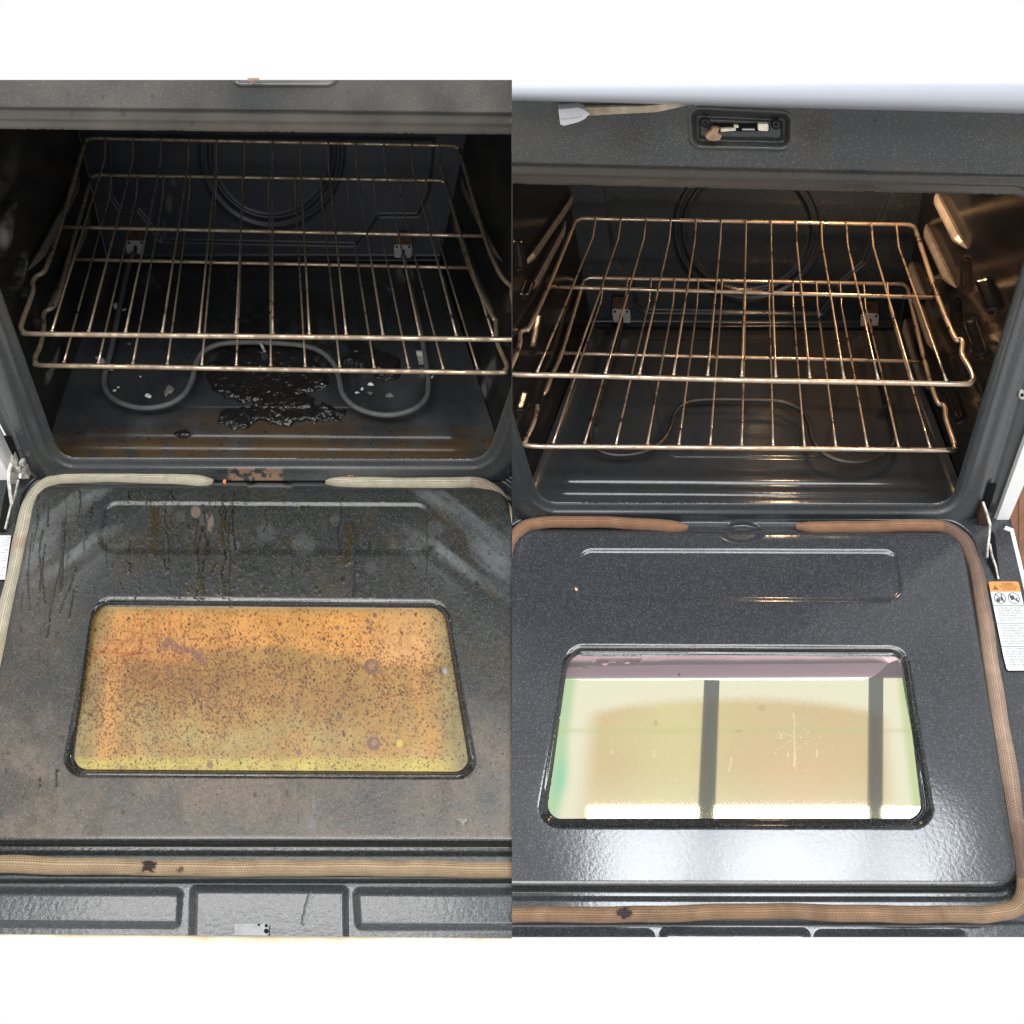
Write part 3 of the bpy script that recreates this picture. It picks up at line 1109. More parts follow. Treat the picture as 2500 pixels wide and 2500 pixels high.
def door_canvas_L():
    c = Canvas(-160, 1160, 1252, 2296)
    X, Y = c.X, c.Y
    n = fbm(X, Y, 130, 5, 1)
    n2 = fbm(X, Y, 24, 4, 2)
    n3 = fbm(X, Y, 7, 3, 12)
    base = np.broadcast_to(np.array([0.0115, 0.0148, 0.0152]), X.shape + (3,)).copy()
    p = sd_rq(X, Y, DOOR['L']['plateau'], 46)
    inside = 1 - st(p, -4, 8)
    # brown film, thick at the handle end and along the left side
    g = 0.10 + 0.72 * st(Y, 1560, 1960) + 0.25 * (1 - st(X, 60, 240)) * st(Y, 1300, 1500)
    g = g * np.clip(0.35 + 2.0 * (n - .25), .1, 2) * (0.45 + 1.1 * n2) * inside
    base = mixc(base, np.clip(g, 0, 1), np.array([0.078, 0.060, 0.043]))
    olive = np.clip((fbm(X, Y, 60, 4, 23) - .52) * 4, 0, 1) * inside * 0.6
    base = mixc(base, olive, np.array([0.026, 0.020, 0.011]))
    # streaked reflections in the two upper corners, painted into the colour as milky smears
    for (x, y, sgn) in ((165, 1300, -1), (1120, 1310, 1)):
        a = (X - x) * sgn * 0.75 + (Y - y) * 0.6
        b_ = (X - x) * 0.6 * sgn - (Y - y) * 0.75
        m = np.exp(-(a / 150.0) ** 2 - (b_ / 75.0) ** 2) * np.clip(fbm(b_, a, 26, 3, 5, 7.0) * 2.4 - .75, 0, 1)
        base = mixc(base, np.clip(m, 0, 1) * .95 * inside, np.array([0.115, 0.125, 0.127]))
    base = base * (0.72 + 0.55 * n3)[..., None]
    c.c = base
    c.r = 0.30 + 0.25 * np.clip(g, 0, 1) + 0.06 * (n2 - .5)
    dk = np.array([0.0045, 0.004, 0.0035])
    ol = np.array([0.022, 0.017, 0.008])
    for i in range(3600):
        x = random.uniform(-60, 1250)
        y = 1200 + 850 * random.random() ** 0.8
        r = random.choice((1.1, 1.2, 1.4, 1.7, 2.2)) * (0.8 + .5 * random.random())
        c.blob(x, y, r, dk, random.uniform(.5, .95), 1.2, r * random.uniform(.8, 1.5))
    for i in range(60):
        c.blob(random.uniform(-40, 1250), random.uniform(1220, 2030), random.uniform(3, 5.5), dk * 1.6, .8, 2, random.uniform(3, 9))
    # pale dried rings
    for (x, y, r) in ((405, 1245, 14), (440, 1260, 12), (560, 1330, 26), (740, 1330, 28), (820, 1270, 14), (905, 1385, 15), (650, 1300, 22), (500, 1270, 16), (1010, 1330, 22), (1060, 1290, 20), (960, 1335, 7)):
        c.blob(x, y, r, np.array([0.055, 0.060, 0.060]), .40, 6)
    for (x, y, rx, ry, cc) in ((478, 1250, 12, 14, (.11, .085, .07)), (512, 1275, 10, 22, (.11, .085, .07)), (1010, 1745, 10, 7, (.05, .055, .06)), (760, 2015, 10, 24, (.075, .07, .068)), (766, 1960, 4, 30, (.075, .07, .068))):
        c.blob(x, y, rx, np.array(cc), .8, 4, ry)
    # cracks in the burnt film
    for pts in ([(545, 1205), (550, 1260), (545, 1330), (552, 1365), (540, 1400), (545, 1440)], [(572, 1200), (568, 1290), (575, 1345)], [(510, 1320), (495, 1380), (485, 1440), (478, 1460)],
                [(158, 1300), (150, 1380), (138, 1420), (125, 1480), (115, 1560)], [(185, 1385), (175, 1420), (155, 1470), (145, 1500)], [(180, 1440), (172, 1490), (168, 1512)], [(110, 1330), (100, 1400), (96, 1450)],
                [(230, 1225), (222, 1250), (214, 1275)], [(415, 1200), (425, 1225)], [(313, 1200), (316, 1225)], [(400, 1365), (405, 1400)], [(530, 1375), (510, 1410)], [(315, 1375), (311, 1400)], [(118, 1240), (115, 1290)], [(98, 1900), (97, 1925)], [(140, 1880), (138, 1925)]):
        c.line(pts, 1.7, dk, .95, 3, rough=.25)
    for i in range(26):
        x = random.uniform(10, 620)
        y = random.uniform(1320, 1640)
        c.line([(x, y), (x - random.uniform(-2, 8), y + random.uniform(15, 70))], 1.0, dk, .8, 2)
    for i in range(24):
        x = random.choice((random.gauss(540, 60), random.gauss(140, 35), random.uniform(90, 1180)))
        y = random.uniform(1195, 1330)
        ln_ = random.uniform(40, 190)
        c.line([(x, y), (x + random.uniform(-9, 7), y + ln_ * .3), (x + random.uniform(-12, 8), y + ln_ * .6), (x + random.uniform(-16, 6), y + ln_)], random.uniform(.8, 2.4), np.array([.010, .0085, .006]), random.uniform(.35, .85), 3, rough=.22)
    for i in range(420):
        x = random.gauss(540, 130) if i % 2 else random.uniform(40, 1200)
        c.blob(x, random.uniform(1195, 1460), random.uniform(1.5, 4), np.array([.018, .014, .008]), random.uniform(.3, .7), 2, random.uniform(2, 8), rough=.25)
    # the two thick brown runs
    for (x, y0, y1, w) in ((376, 1232, 1342, 11), (850, 1285, 1375, 9), (545, 1275, 1340, 5), (490, 1415, 1455, 8), (548, 1420, 1455, 6)):
        y = y0
        while y < y1:
            c.blob(x + random.uniform(-5, 5), y, w * random.uniform(.5, 1.15), ol, .8, 4, w * random.uniform(.6, 1.3), rough=.25)
            y += w * .45
    return c


def glass_canvas_L():
    c = Canvas(150, 1455, 1180, 1910)
    X, Y = c.X, c.Y
    G = DOOR['L']['glass']
    t = (Y - 1483) / 398.0
    xl = 229 + (178 - 229) * t
    xr = 1084 + (1147 - 1084) * t
    u = (X - xl) / (xr - xl)
    n = fbm(X, Y, 60, 4, 2)
    n2 = fbm(X, Y, 14, 4, 3)
    tan_ = lin(194, 150, 78)
    olive = lin(190, 170, 104)
    org = lin(240, 172, 88)
    yel = lin(222, 204, 100)
    edge = lin(158, 146, 92)
    c0 = np.broadcast_to(tan_, X.shape + (3,)).copy()
    c0 = mixc(c0, np.clip((n - .38) * 2.2, 0, 1) * st(Y, 1640, 1800), olive)
    # the printed dot screen starts below this curved line
    lim = 1592 + 30 * st(np.abs(X - 560), 60, 420) * (X > 560) - 14 * np.exp(-((X - 700) / 150.0) ** 2) + 26 * (X < 470) + 10 * (n2 - .5)
    up = 1 - st(Y, lim - 14, lim + 12)
    c0 = mixc(c0, up, org)
    c0 = mixc(c0, up * st(X, 850, 1000), lin(244, 184, 116))
    # brown baked haze under the line
    br = np.exp(-((X - 470) / 230.0) ** 2 - ((Y - 1665) / 62.0) ** 2) + .7 * np.exp(-((X - 850) / 130.0) ** 2 - ((Y - 1720) / 60.0) ** 2)
    c0 = mixc(c0, np.clip(br, 0, 1) * (.3 + .6 * n2), lin(160, 112, 56))
    # greener border
    e = np.maximum(1 - st(u, .02, .085), st(u, .925, .985))
    c0 = mixc(c0, e * .75, edge)
    ol = np.maximum(np.exp(-((u - 0.075) / .028) ** 2) * .7, np.exp(-((u - .905) / .03) ** 2) * .35)
    c0 = mixc(c0, np.clip(ol * st(Y, 1560, 1600), 0, 1), lin(240, 176, 92))
    c0 = mixc(c0, (1 - st(Y, 1486, 1506)) * .55, edge)
    c0 = mixc(c0, st(Y, 1838, 1864) * (1 - st(u, .90, .99)) * np.clip(.35 + .8 * n, 0, 1), yel)  # window's reflection along the bottom edge, painted as a yellow strip
    c0 = c0 * (0.80 + .42 * fbm(X, Y, 5, 3, 41))[..., None]
    c.c = c0
    c.r = np.full(X.shape, .38)
    dk = lin(58, 32, 20)
    bn = lin(104, 54, 16)
    rd = lin(140, 60, 16)
    # orange streaks
    for (x, y0, y1) in ((330, 1500, 1560), (345, 1520, 1575), (372, 1500, 1560), (386, 1490, 1560), (415, 1490, 1560), (440, 1500, 1540), (655, 1500, 1580), (790, 1520, 1560), (878, 1540, 1585), (980, 1530, 1580)):
        c.line([(x, y0), (x + random.uniform(-6, 6), y1)], 3.0, lin(222, 140, 50), .35, 5)
    for i in range(14):
        x = 240 + random.random() * 90
        c.line([(x, 1590 + random.random() * 12), (x + 16, 1584 + random.random() * 12)], 2.5, lin(216, 116, 40), .5, 4)
    for i in range(9):
        c.line([(560 + random.random() * 480, 1700 + random.random() * 60), (560 + random.random() * 480, 1740 + random.random() * 100)], 2, lin(205, 150, 60), .10, 6)
    CL = fbm(X, Y, 26, 3, 71)
    for i in range(26000):
        x = random.uniform(185, 1140)
        y = random.uniform(1488, 1878)
        w = (.30 + .70 * math.exp(-((y - 1670) / 100.0) ** 2)) * (.45 + .55 * (CL[int(y - 1455), int(x - 150)] > .5) + .3 * (x < 560))
        if random.random() > w:
            continue
        r = random.choice((1.0, 1.2, 1.4, 1.6, 2.0))
        c.blob(x, y, r, random.choice((bn, bn, rd, rd, dk)), random.uniform(.5, .95), 1.0, r * random.uniform(.8, 1.6))
    for i in range(110):
        x = random.uniform(220, 1120)
        y = random.uniform(1500, 1870)
        c.blob(x, y, random.uniform(1.8, 3.4), dk, .85, 1.2, random.uniform(2, 4.5))
    pu = lin(136, 96, 88)
    for i in range(170):
        t_ = random.random()
        c.blob(395 + 110 * t_ + random.gauss(0, 9), 1566 + 42 * t_ + random.gauss(0, 9), random.uniform(2, 6), pu, .35, 3)
    for (x, y, r) in ((907, 1627, 19), (912, 1815, 17), (513, 1868, 8), (679, 1651, 5), (715, 1710, 6), (690, 1697, 4), (829, 1749, 7), (729, 1837, 7), (795, 1700, 4), (915, 1503, 6), (897, 1516, 5), (824, 1532, 6), (906, 1535, 4), (910, 1520, 4)):
        c.blob(x, y, r, pu, .8, 2)
        if r > 10:
            c.blob(x + 1, y - 1, r * .5, lin(196, 150, 88), .6, 5)
            for a in range(14):
                q = random.random() * 6.28
                c.blob(x + math.cos(q) * r * .5, y + math.sin(q) * r * .5, 1.6, lin(110, 70, 60), .7, 1)
    c.blob(976, 1815, 7, lin(225, 205, 90), .8, 3, 10)
    c.blob(1086, 1638, 6, lin(205, 205, 205), .8, 2, 7)
    for i in range(60):
        c.blob(random.uniform(1075, 1130), random.uniform(1560, 1800), random.uniform(2, 6), lin(110, 108, 68), .2, 4, 9)
    hz = np.exp(-((X - 330) / 190.0) ** 2 - ((Y - 1600) / 60.0) ** 2) * np.clip(fbm(X, Y, 18, 4, 62) * 2 - .5, 0, 1)
    c.c = mixc(c.c, np.clip(hz, 0, 1) * .5, lin(176, 92, 36))
    c.c = c.c * (0.78 + .44 * fbm(X, Y, 34, 4, 97, 1.6))[..., None] * 0.37
    return c


def glass_canvas_R():
    c = Canvas(1300, 1570, 2300, 2030)
    X, Y = c.X, c.Y
    t = (Y - 1602) / 396.0
    xl = 1388 + (1334 - 1388) * t
    xr = 2204 + (2252 - 2204) * t
    u = (X - xl) / (xr - xl)
    n = fbm(X, Y, 90, 4, 2)
    cream = lin(220, 213, 182)
    tan_ = lin(198, 172, 120)
    c0 = np.broadcast_to(cream, X.shape + (3,)).copy()
    # printed dot screen: oval top, straight sides
    top = 1702 + 52 * np.abs((u - .5) / .5) ** 2.2 + 9 * (fbm(X, Y, 5, 2, 8) - .5)
    scr = st(Y, top - 12, top + 22) * st(u, .055, .13) * (1 - st(u, .89, .955))
    gr = lin(206, 196, 136)
    pk = lin(214, 176, 128)
    inner = np.broadcast_to(tan_, X.shape + (3,)).copy()
    inner = mixc(inner, np.clip(np.exp(-((u - .33) / .14) ** 2) + .5 * (n - .4), 0, 1) * .7, gr)
    inner = mixc(inner, np.clip(np.exp(-((u - .68) / .13) ** 2), 0, 1) * .6 * st(Y, 1780, 1900), pk)
    inner = mixc(inner, st(Y, 1850, 1990) * .35, cream)
    # halftone dots
    a = (X + Y * .0) / 5.2
    b_ = Y / 4.2
    dots = (np.sin(a * math.pi) * np.sin(b_ * math.pi))
    inner = inner * (1 + .10 * dots * st(Y, 1840, 1900) - .04 * (fbm(X, Y, 3, 2, 4) - .5))[..., None]
    c0 = c0 * (1 - scr[..., None]) + inner * scr[..., None]
    # coating tint: green at the sides, rose painted where the header is mirrored
    c0 = mixc(c0, (1 - st(u, .015, .045)) * .75, lin(150, 190, 130))
    c0 = mixc(c0, st(u, .965, .99) * .7, lin(168, 190, 110))
    c0 = mixc(c0, np.exp(-((u - .025) / .02) ** 2) * np.exp(-((Y - 1900) / 60.0) ** 2) * .7, lin(110, 190, 150))
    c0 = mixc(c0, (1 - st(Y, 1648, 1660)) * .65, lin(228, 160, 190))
    c0 = mixc(c0, np.exp(-((Y - 1784) / 7.0) ** 2) * .35, lin(176, 182, 110))
    c.c = c0
    c.r = 0.013 + .013 * scr
    # hard-water scratches
    w = lin(248, 244, 214)
    for (x, y0, y1) in ((1937, 1740, 1775), (1938, 1780, 1880), (1942, 1840, 1872), (1994, 1830, 1850), (1908, 1790, 1805), (1786, 1848, 1885), (1596, 1830, 1850), (1492, 1830, 1842), (1725, 1892, 1915), (1968, 1815, 1818), (1925, 1838, 1850), (2141, 1900, 1916)):
        c.line([(x, y0), (x + random.uniform(-5, 5), y1)], 1.2, w, .32, 4)
    for i in range(70):
        c.blob(random.gauss(1945, 35), random.gauss(1820, 30), 1.2, w, .5, 1)
    for i in range(60):
        c.blob(random.uniform(1560, 1780), random.gauss(1850, 40), 1.0, w, .4, 1)
    c.blob(1658, 1647, 2.6, lin(40, 30, 30), .9, 1, 3.6)
    c.blob(1601, 1765, 5, lin(160, 150, 84), .5, 2, 7)
    c.blob(1803, 1785, 9, lin(150, 140, 70), .5, 2, 3)
    c.blob(1860, 1728, 9, lin(170, 140, 80), .4, 3, 8)
    return c


def door_canvas_R():
    c = Canvas(1248, 1255, 2652, 2292)
    X, Y = c.X, c.Y
    n = fbm(X, Y, 150, 4, 71)
    c0 = np.broadcast_to(np.array([0.0255, 0.0278, 0.0310]), X.shape + (3,)).copy()
    film = np.clip((n - .3) * 1.2, 0, 1) * st(Y, 1420, 1520) * .55
    c0 = mixc(c0, film, np.array([0.038, 0.0375, 0.0395]))
    c.c = c0 * (0.8 + .4 * fbm(X, Y, 6, 2, 44))[..., None]
    c.r = 0.135 + .05 * film
    dk = np.array([.002, .002, .003])
    for i in range(48):
        c.blob(random.gauss(1560, 45), random.gauss(2090, 28), random.uniform(1, 2.4), dk, .9, 1)
    for i in range(40):
        c.blob(random.uniform(1350, 2300), random.uniform(1320, 1580), random.uniform(.8, 1.6), dk, .7, 1)
    return c


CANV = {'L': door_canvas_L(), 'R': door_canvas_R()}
for k in ('L', 'R'):
    c_ = CANV[k]
    w_ = sd_rq(c_.X, c_.Y, DOOR[k]['trim'], DOOR[k]['rt'])
    n_ = fbm(c_.X, c_.Y, 9, 3, 88)
    c_.gloss((1 - st(w_, 3, 9)) * (0.95 if k == 'R' else np.clip(1.5 - n_ * 1.1, 0, 1)), (.012, .012, .012), .10)
    p_ = sd_rq(c_.X, c_.Y, DOOR[k]['plateau'], DOOR[k]['rp'])
    c_.gloss(st(p_, -9, -2) * (1 - st(p_, 30, 40)) * .8 * st(c_.Y, 1900, 2000), (.018, .018, .017), .14)
    e_ = sd_rq(c_.X, c_.Y, DOOR[k]['emb'], 34)
    c_.r = np.where(np.abs(e_) < 10, np.minimum(c_.r, .16 if k == 'R' else .26), c_.r)
    if k == 'L':
        lo_ = st(c_.Y, 2160, 2170)
        c_.gloss(lo_ * .85, (.035, .038, .042), .16)
        for i in range(90):
            c_.blob(random.uniform(0, 1250), random.uniform(2170, 2290), random.uniform(1, 2.2), np.array((.01, .01, .01)), .8, 1)
        c_.line([(760, 2175), (748, 2215), (740, 2255)], 4, np.array((.055, .055, .055)), .8, 2, rough=.4)
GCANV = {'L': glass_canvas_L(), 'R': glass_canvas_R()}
door = {}
for k in ('L', 'R'):
    D = DOOR[k]
    x0, x1 = (-170, 1250) if k == 'L' else (1250, 2650)
    hy = OV[k]['hinge']
    g = D['glass']
    if k == 'L':
        cut = lambda X, Y: np.minimum(sd_rq(X, Y, DOOR['L']['glass'], 32), np.minimum(X + 200, 1e6))
    else:
        # right edge of the liner runs out of the picture
        cut = lambda X, Y: np.minimum(sd_rq(X, Y, DOOR['R']['glass'], 34), 2473 + (Y - 1290) * 0.235 - X)
    b0, b1 = D['bottom']
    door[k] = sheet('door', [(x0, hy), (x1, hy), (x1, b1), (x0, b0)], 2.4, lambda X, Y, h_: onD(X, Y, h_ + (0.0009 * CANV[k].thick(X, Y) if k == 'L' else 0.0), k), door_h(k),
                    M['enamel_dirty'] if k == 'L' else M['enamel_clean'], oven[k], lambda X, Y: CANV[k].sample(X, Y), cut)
    gg = inset(g, -7)
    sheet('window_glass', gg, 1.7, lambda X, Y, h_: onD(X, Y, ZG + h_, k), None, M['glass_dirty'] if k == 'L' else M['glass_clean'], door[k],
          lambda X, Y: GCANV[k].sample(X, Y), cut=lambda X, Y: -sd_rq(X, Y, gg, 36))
    # liner pan under the glass so that the door is closed below
    pl = np.array(inset(D['trim'], -60))
    V, F = prism(onD(pl[:, 0], pl[:, 1], -0.012, k), (0, 0, -0.004))
    obj('inner_pan', V, F, M['liner'], door[k], smooth=False)

# outer skins of the doors
P = onD(np.array([-170, 1250, 1250, -170]), np.array([1180, 1180, 2301, 2301]), -0.0145, 'L')
V, F = prism(P, (0, 0, -0.0010))
obj('outer_skin', V, F, M['skin_stained'], door['L'], smooth=False, clip=1)
sk = [(2456, 1284), (2474, 1291), (2484, 1332), (2510, 1440), (2700, 2240), (2690, 2240), (2500, 1436), (2476, 1334), (2467, 1296), (2452, 1290)]
P = onD(np.array([p[0] for p in sk]), np.array([p[1] for p in sk]), 0.002, 'R')
V, F = prism(P, (0, 0, -0.012))
obj('outer_skin', V, F, M['white_side'], door['R'], smooth=False)


# ------------------------------------------------------------------ gaskets
def gasket(k, pts, taper=(True, True)):
    """pts: (x, y, half width in metres)"""
    A = np.array(pts, float)
    S = smooth_path(A, 26)
    P = onD(S[:, 0], S[:, 1], 0.0058, k)
    wob = np.array([math.sin(i * .19) * .0004 + math.sin(i * .07 + 1) * .0006 for i in range(len(P))])
    T = np.gradient(P, axis=0)
    T[:, 2] = 0
    T /= np.linalg.norm(T, axis=1)[:, None]
    N = np.cross(np.array([0, 0, 1.0]), T)
    L = np.concatenate([[0], np.cumsum(np.linalg.norm(np.diff(P, axis=0), axis=1))])
    n = 26
    V, UV, C = [], [], []
    tot = L[-1]
    for i in range(len(P)):
        w = S[i, 2] * (1 + wob[i] * 30)
        hgt = 0.0050
        for e, dist in ((taper[0], L[i]), (taper[1], tot - L[i])):
            if e:
                f = min(1.0, .35 + .65 * math.sqrt(min(1, dist / 0.022)))
                w *= f
                hgt *= f
        for j in range(n + 1):
            a = 2 * math.pi * j / n
            ca, sa = math.cos(a), math.sin(a)
            x = math.copysign(abs(ca) ** .75, ca) * w
            z = math.copysign(abs(sa) ** .85, sa) * hgt
            V.append(P[i] + N[i] * (x + wob[i]) + np.array([0, 0, z]))
            UV.append((L[i], j / n))
            X, Y = S[i, 0], S[i, 1]
            if k == 'L':
                top = np.array([0.64, 0.585, 0.44])
                bot = np.array([0.47, 0.335, 0.20])
                f = float(st(np.array(Y), 1400, 2000))
                c = top * (1 - f) + bot * f
                pinkish = math.exp(-((Y - 1330) / 22) ** 2) * .5 if X < 200 else 0
                c = c * (1 - pinkish) + np.array([.42, .22, .14]) * pinkish
                if 1150 < X and Y < 1250:
                    c = c * np.array([.82, .72, .72])
                d = math.hypot((X - 368) / 17, (a - 1.6) / .7) if Y > 2000 else 9
                if d < 1 + .25 * math.sin(i * 1.1 + j * 1.7):
                    c = np.array([0.05, 0.022, 0.02])
                if Y > 2000 and math.hypot((X - 446) / 8, (a - 1.9) / .3) < 1:
                    c = np.array([0.14, 0.07, 0.05])
            else:
                c = np.array([0.29, 0.165, 0.095])
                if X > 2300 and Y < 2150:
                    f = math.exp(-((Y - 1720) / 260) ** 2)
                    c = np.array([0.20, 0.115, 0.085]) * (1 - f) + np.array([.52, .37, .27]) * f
                if Y > 2150:
                    c = np.array([0.34, 0.205, 0.118]) if X < 2300 else np.array([.38, .245, .145])
                    c = c * (.78 + .44 * float(fbm(np.array(X), np.array(Y + a * 9), 40, 3, 6)))
                    d = math.hypot((X - 1522) / 16, (a - 1.6) / .75)
                    if d < 1 + .25 * math.sin(i * 1.1 + j * 1.7):
                        c = np.array([0.05, 0.03, 0.04])
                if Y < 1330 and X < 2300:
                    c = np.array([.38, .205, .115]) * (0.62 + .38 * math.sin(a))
            c = c * (.80 + .40 * float(fbm(np.array(L[i] * 1800), np.array(j * 6.0), 30, 4, 16 if k == 'L' else 26)))
            C.append(np.clip(c, .01, 1))
    F = []
    m = n + 1
    for i in range(len(P) - 1):
        for j in range(n):
            F.append((i * m + j, i * m + j + 1, (i + 1) * m + j + 1, (i + 1) * m + j))
    F.append(tuple(range(n)))
    F.append(tuple((len(P) - 1) * m + j for j in range(n))[::-1])
    return obj('gasket', V, F, M['braid'], door[k], color=np.array(C), uv=np.array(UV), clip=clipsign(k))


gasket('L', [(521, 1176, 0.0095), (440, 1170, 0.0095), (300, 1166, 0.0095), (190, 1166, 0.0095), (130, 1172, 0.0095), (94, 1196, 0.0099), (70, 1240, 0.0101), (52, 1310, 0.0104), (34, 1400, 0.0090), (4, 1540, 0.0099), (-30, 1700, 0.0106), (-80, 1950, 0.0113), (-110, 2060, 0.0083), (-80, 2112, 0.0090), (0, 2111, 0.0090), (150, 2114, 0.0088), (350, 2116, 0.0083), (500, 2121, 0.0085), (650, 2121, 0.0085), (800, 2118, 0.0083), (950, 2119, 0.0085), (1100, 2123, 0.0083), (1260, 2124, 0.0083)], (True, False))
gasket('L', [(795, 1178, 0.0082), (860, 1178, 0.0095), (960, 1179, 0.0098), (1080, 1180, 0.0098), (1160, 1180, 0.0098), (1205, 1198, 0.0101), (1232, 1240, 0.0101), (1252, 1300, 0.0101), (1290, 1420, 0.0090)], (True, False))
gasket('R', [(1680, 1287, 0.0095), (1600, 1282, 0.0098), (1500, 1277, 0.0095), (1400, 1274, 0.0095), (1320, 1276, 0.0095), (1278, 1290, 0.0099), (1252, 1326, 0.0101), (1235, 1380, 0.0085)], (True, False))
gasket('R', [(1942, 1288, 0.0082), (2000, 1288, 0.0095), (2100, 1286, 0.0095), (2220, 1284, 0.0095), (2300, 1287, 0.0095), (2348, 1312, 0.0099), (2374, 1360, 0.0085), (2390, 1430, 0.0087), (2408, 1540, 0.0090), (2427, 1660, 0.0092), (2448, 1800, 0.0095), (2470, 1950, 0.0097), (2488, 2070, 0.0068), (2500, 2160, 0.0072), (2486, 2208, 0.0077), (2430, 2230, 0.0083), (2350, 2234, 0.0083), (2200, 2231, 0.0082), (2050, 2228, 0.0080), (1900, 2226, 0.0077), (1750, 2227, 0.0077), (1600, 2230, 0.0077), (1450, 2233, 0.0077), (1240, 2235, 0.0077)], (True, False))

# ------------------------------------------------------------------ racks
GR = 'chrome racks inside the two ovens'


def rack(k, label, front, back, mid, loop, wf_, wk_, wb_):
    """front/back/mid: (x0,y0,x1,y1) rails; loop: side rails; wf_/wk_/wb_: wire ends"""
    o = OV[k]
    yf, ybk, ykk = o['y0'] + 0.035, o['yb'] - 0.022, o['yb'] - 0.040
    mat = M['rack_dirty'] if k == 'L' else M['rack_clean']
    cl = clipsign(k)
    cxp = o['cx']
    fp = onY(cxp, np.interp(cxp, [front[0], front[2]], [front[1], front[3]]), yf)
    kx, ky0, ky1 = cxp, wk_[0][1], wk_[-1][1]
    kp = onY(cxp, (ky0 + ky1) / 2, ykk)
    nrm = np.cross(np.array([1.0, 0, 0]), kp - fp)
    nrm /= np.linalg.norm(nrm)
    onR = lambda x, y: onP(np.asarray(x, float), np.asarray(y, float), fp, nrm)
    c = onR(cxp, front[1])
    t = thing('oven_rack', (c[0], c[1] + .2, c[2] - .005), label, 'rack', GR)
    # frame: front rail, sides, raised back rail
    left, right = loop
    pts = [onY(back[0] + 14, back[1], ybk)]
    path = []
    for (x, y) in right[::-1]:
        path.append(onR(x, y))
    path = path[::-1]
    # order: back-left corner -> left side -> front -> right side -> back-right
    L = [onR(x, y) for x, y in left]
    R_ = [onR(x, y) for x, y in right]
    bl = onY(np.array([back[0] + 16, back[0]]), np.array([back[1], back[1] + 8]), ybk)
    br = onY(np.array([back[2], back[2] - 16]), np.array([back[3] + 8, back[3]]), ybk)
    loop3 = [bl[1]] + L + R_ + [br[0]]
    V1 = tube(smooth_path(loop3, 5), .0031, 10)
    bx = np.linspace(back[0] + 14, back[2] - 14, 24)
    by = np.interp(bx, [back[0], back[2]], [back[1], back[3]])
    bp = np.concatenate([[bl[1]], onY(bx, by, ybk), [br[0]]])
    V2 = tube(smooth_path(bp, 2), .0029, 10)
    V, F = join([V1, V2])
    obj('frame', V, F, mat, t, clip=cl)
    mx = np.linspace(mid[0], mid[2], 12)
    my = np.interp(mx, [mid[0], mid[2]], [mid[1], mid[3]])
    mp = onR(mx, my) - np.array([0, 0, .0040])
    V, F = tube(mp, .0027, 10)
    obj('cross_rail', V, F, mat, t, clip=cl)
    for (f_, k_, b_) in zip(wf_, wk_, wb_):
        p0 = onR(*f_) + np.array([0, 0, .0032])
        p1 = onY(np.array(k_[0]), np.array(k_[1]), ykk)
        p2 = onY(np.array(b_[0]), np.array(b_[1]), ybk - 0.003)
        j = (random.random() - .5) * .0016
        line = [p0 + (p1 - p0) * s_ + np.array([j * math.sin(s_ * math.pi), 0, 0]) for s_ in np.linspace(0, 1, 9)] + [p2]
        V, F = join([tube(line, .00142, 7), lump(p0, .0027, .0027, .0024, 3, 0, 1)])
        obj('wire', V, F, mat, t, clip=cl)


def lerpn(a, b, n=13):
    return [(a[0] + (b[0] - a[0]) * i / (n - 1), a[1] + (b[1] - a[1]) * i / (n - 1)) for i in range(n)]


# dirty oven
rack('L', 'upper rack of the dirty oven, browned wires', (66, 814, 1300, 829), (208, 337, 1121, 356), (148, 548, 1180, 570),
     ([(150, 545), (118, 640), (106, 664), (88, 676), (79, 690), (80, 712), (68, 748), (56, 780), (51, 800), (60, 812), (76, 815)],
      [(300, 818), (660, 822), (1000, 826), (1240, 829), (1262, 826), (1272, 812), (1262, 780), (1250, 722), (1248, 700), (1232, 684), (1214, 655), (1180, 568)]),
     lerpn((130, 812), (1204, 824)), lerpn((255, 392), (1075, 410)), lerpn((257, 334), (1073, 352)))
rack('L', 'lower rack of the dirty oven, above the burnt crust', (98, 892, 1225, 911), (222, 427, 1090, 441), (168, 627, 1143, 648),
     ([(168, 627), (140, 730), (126, 752), (112, 760), (106, 772), (107, 802), (98, 845), (86, 872), (88, 886), (104, 892)],
      [(300, 895), (660, 902), (1000, 907), (1215, 910), (1232, 906), (1237, 892), (1226, 865), (1214, 835), (1211, 800), (1210, 780), (1200, 768), (1143, 645)]),
     lerpn((159, 888), (1166, 905)), lerpn((268, 478), (1044, 492)), lerpn((272, 425), (1040, 439)))
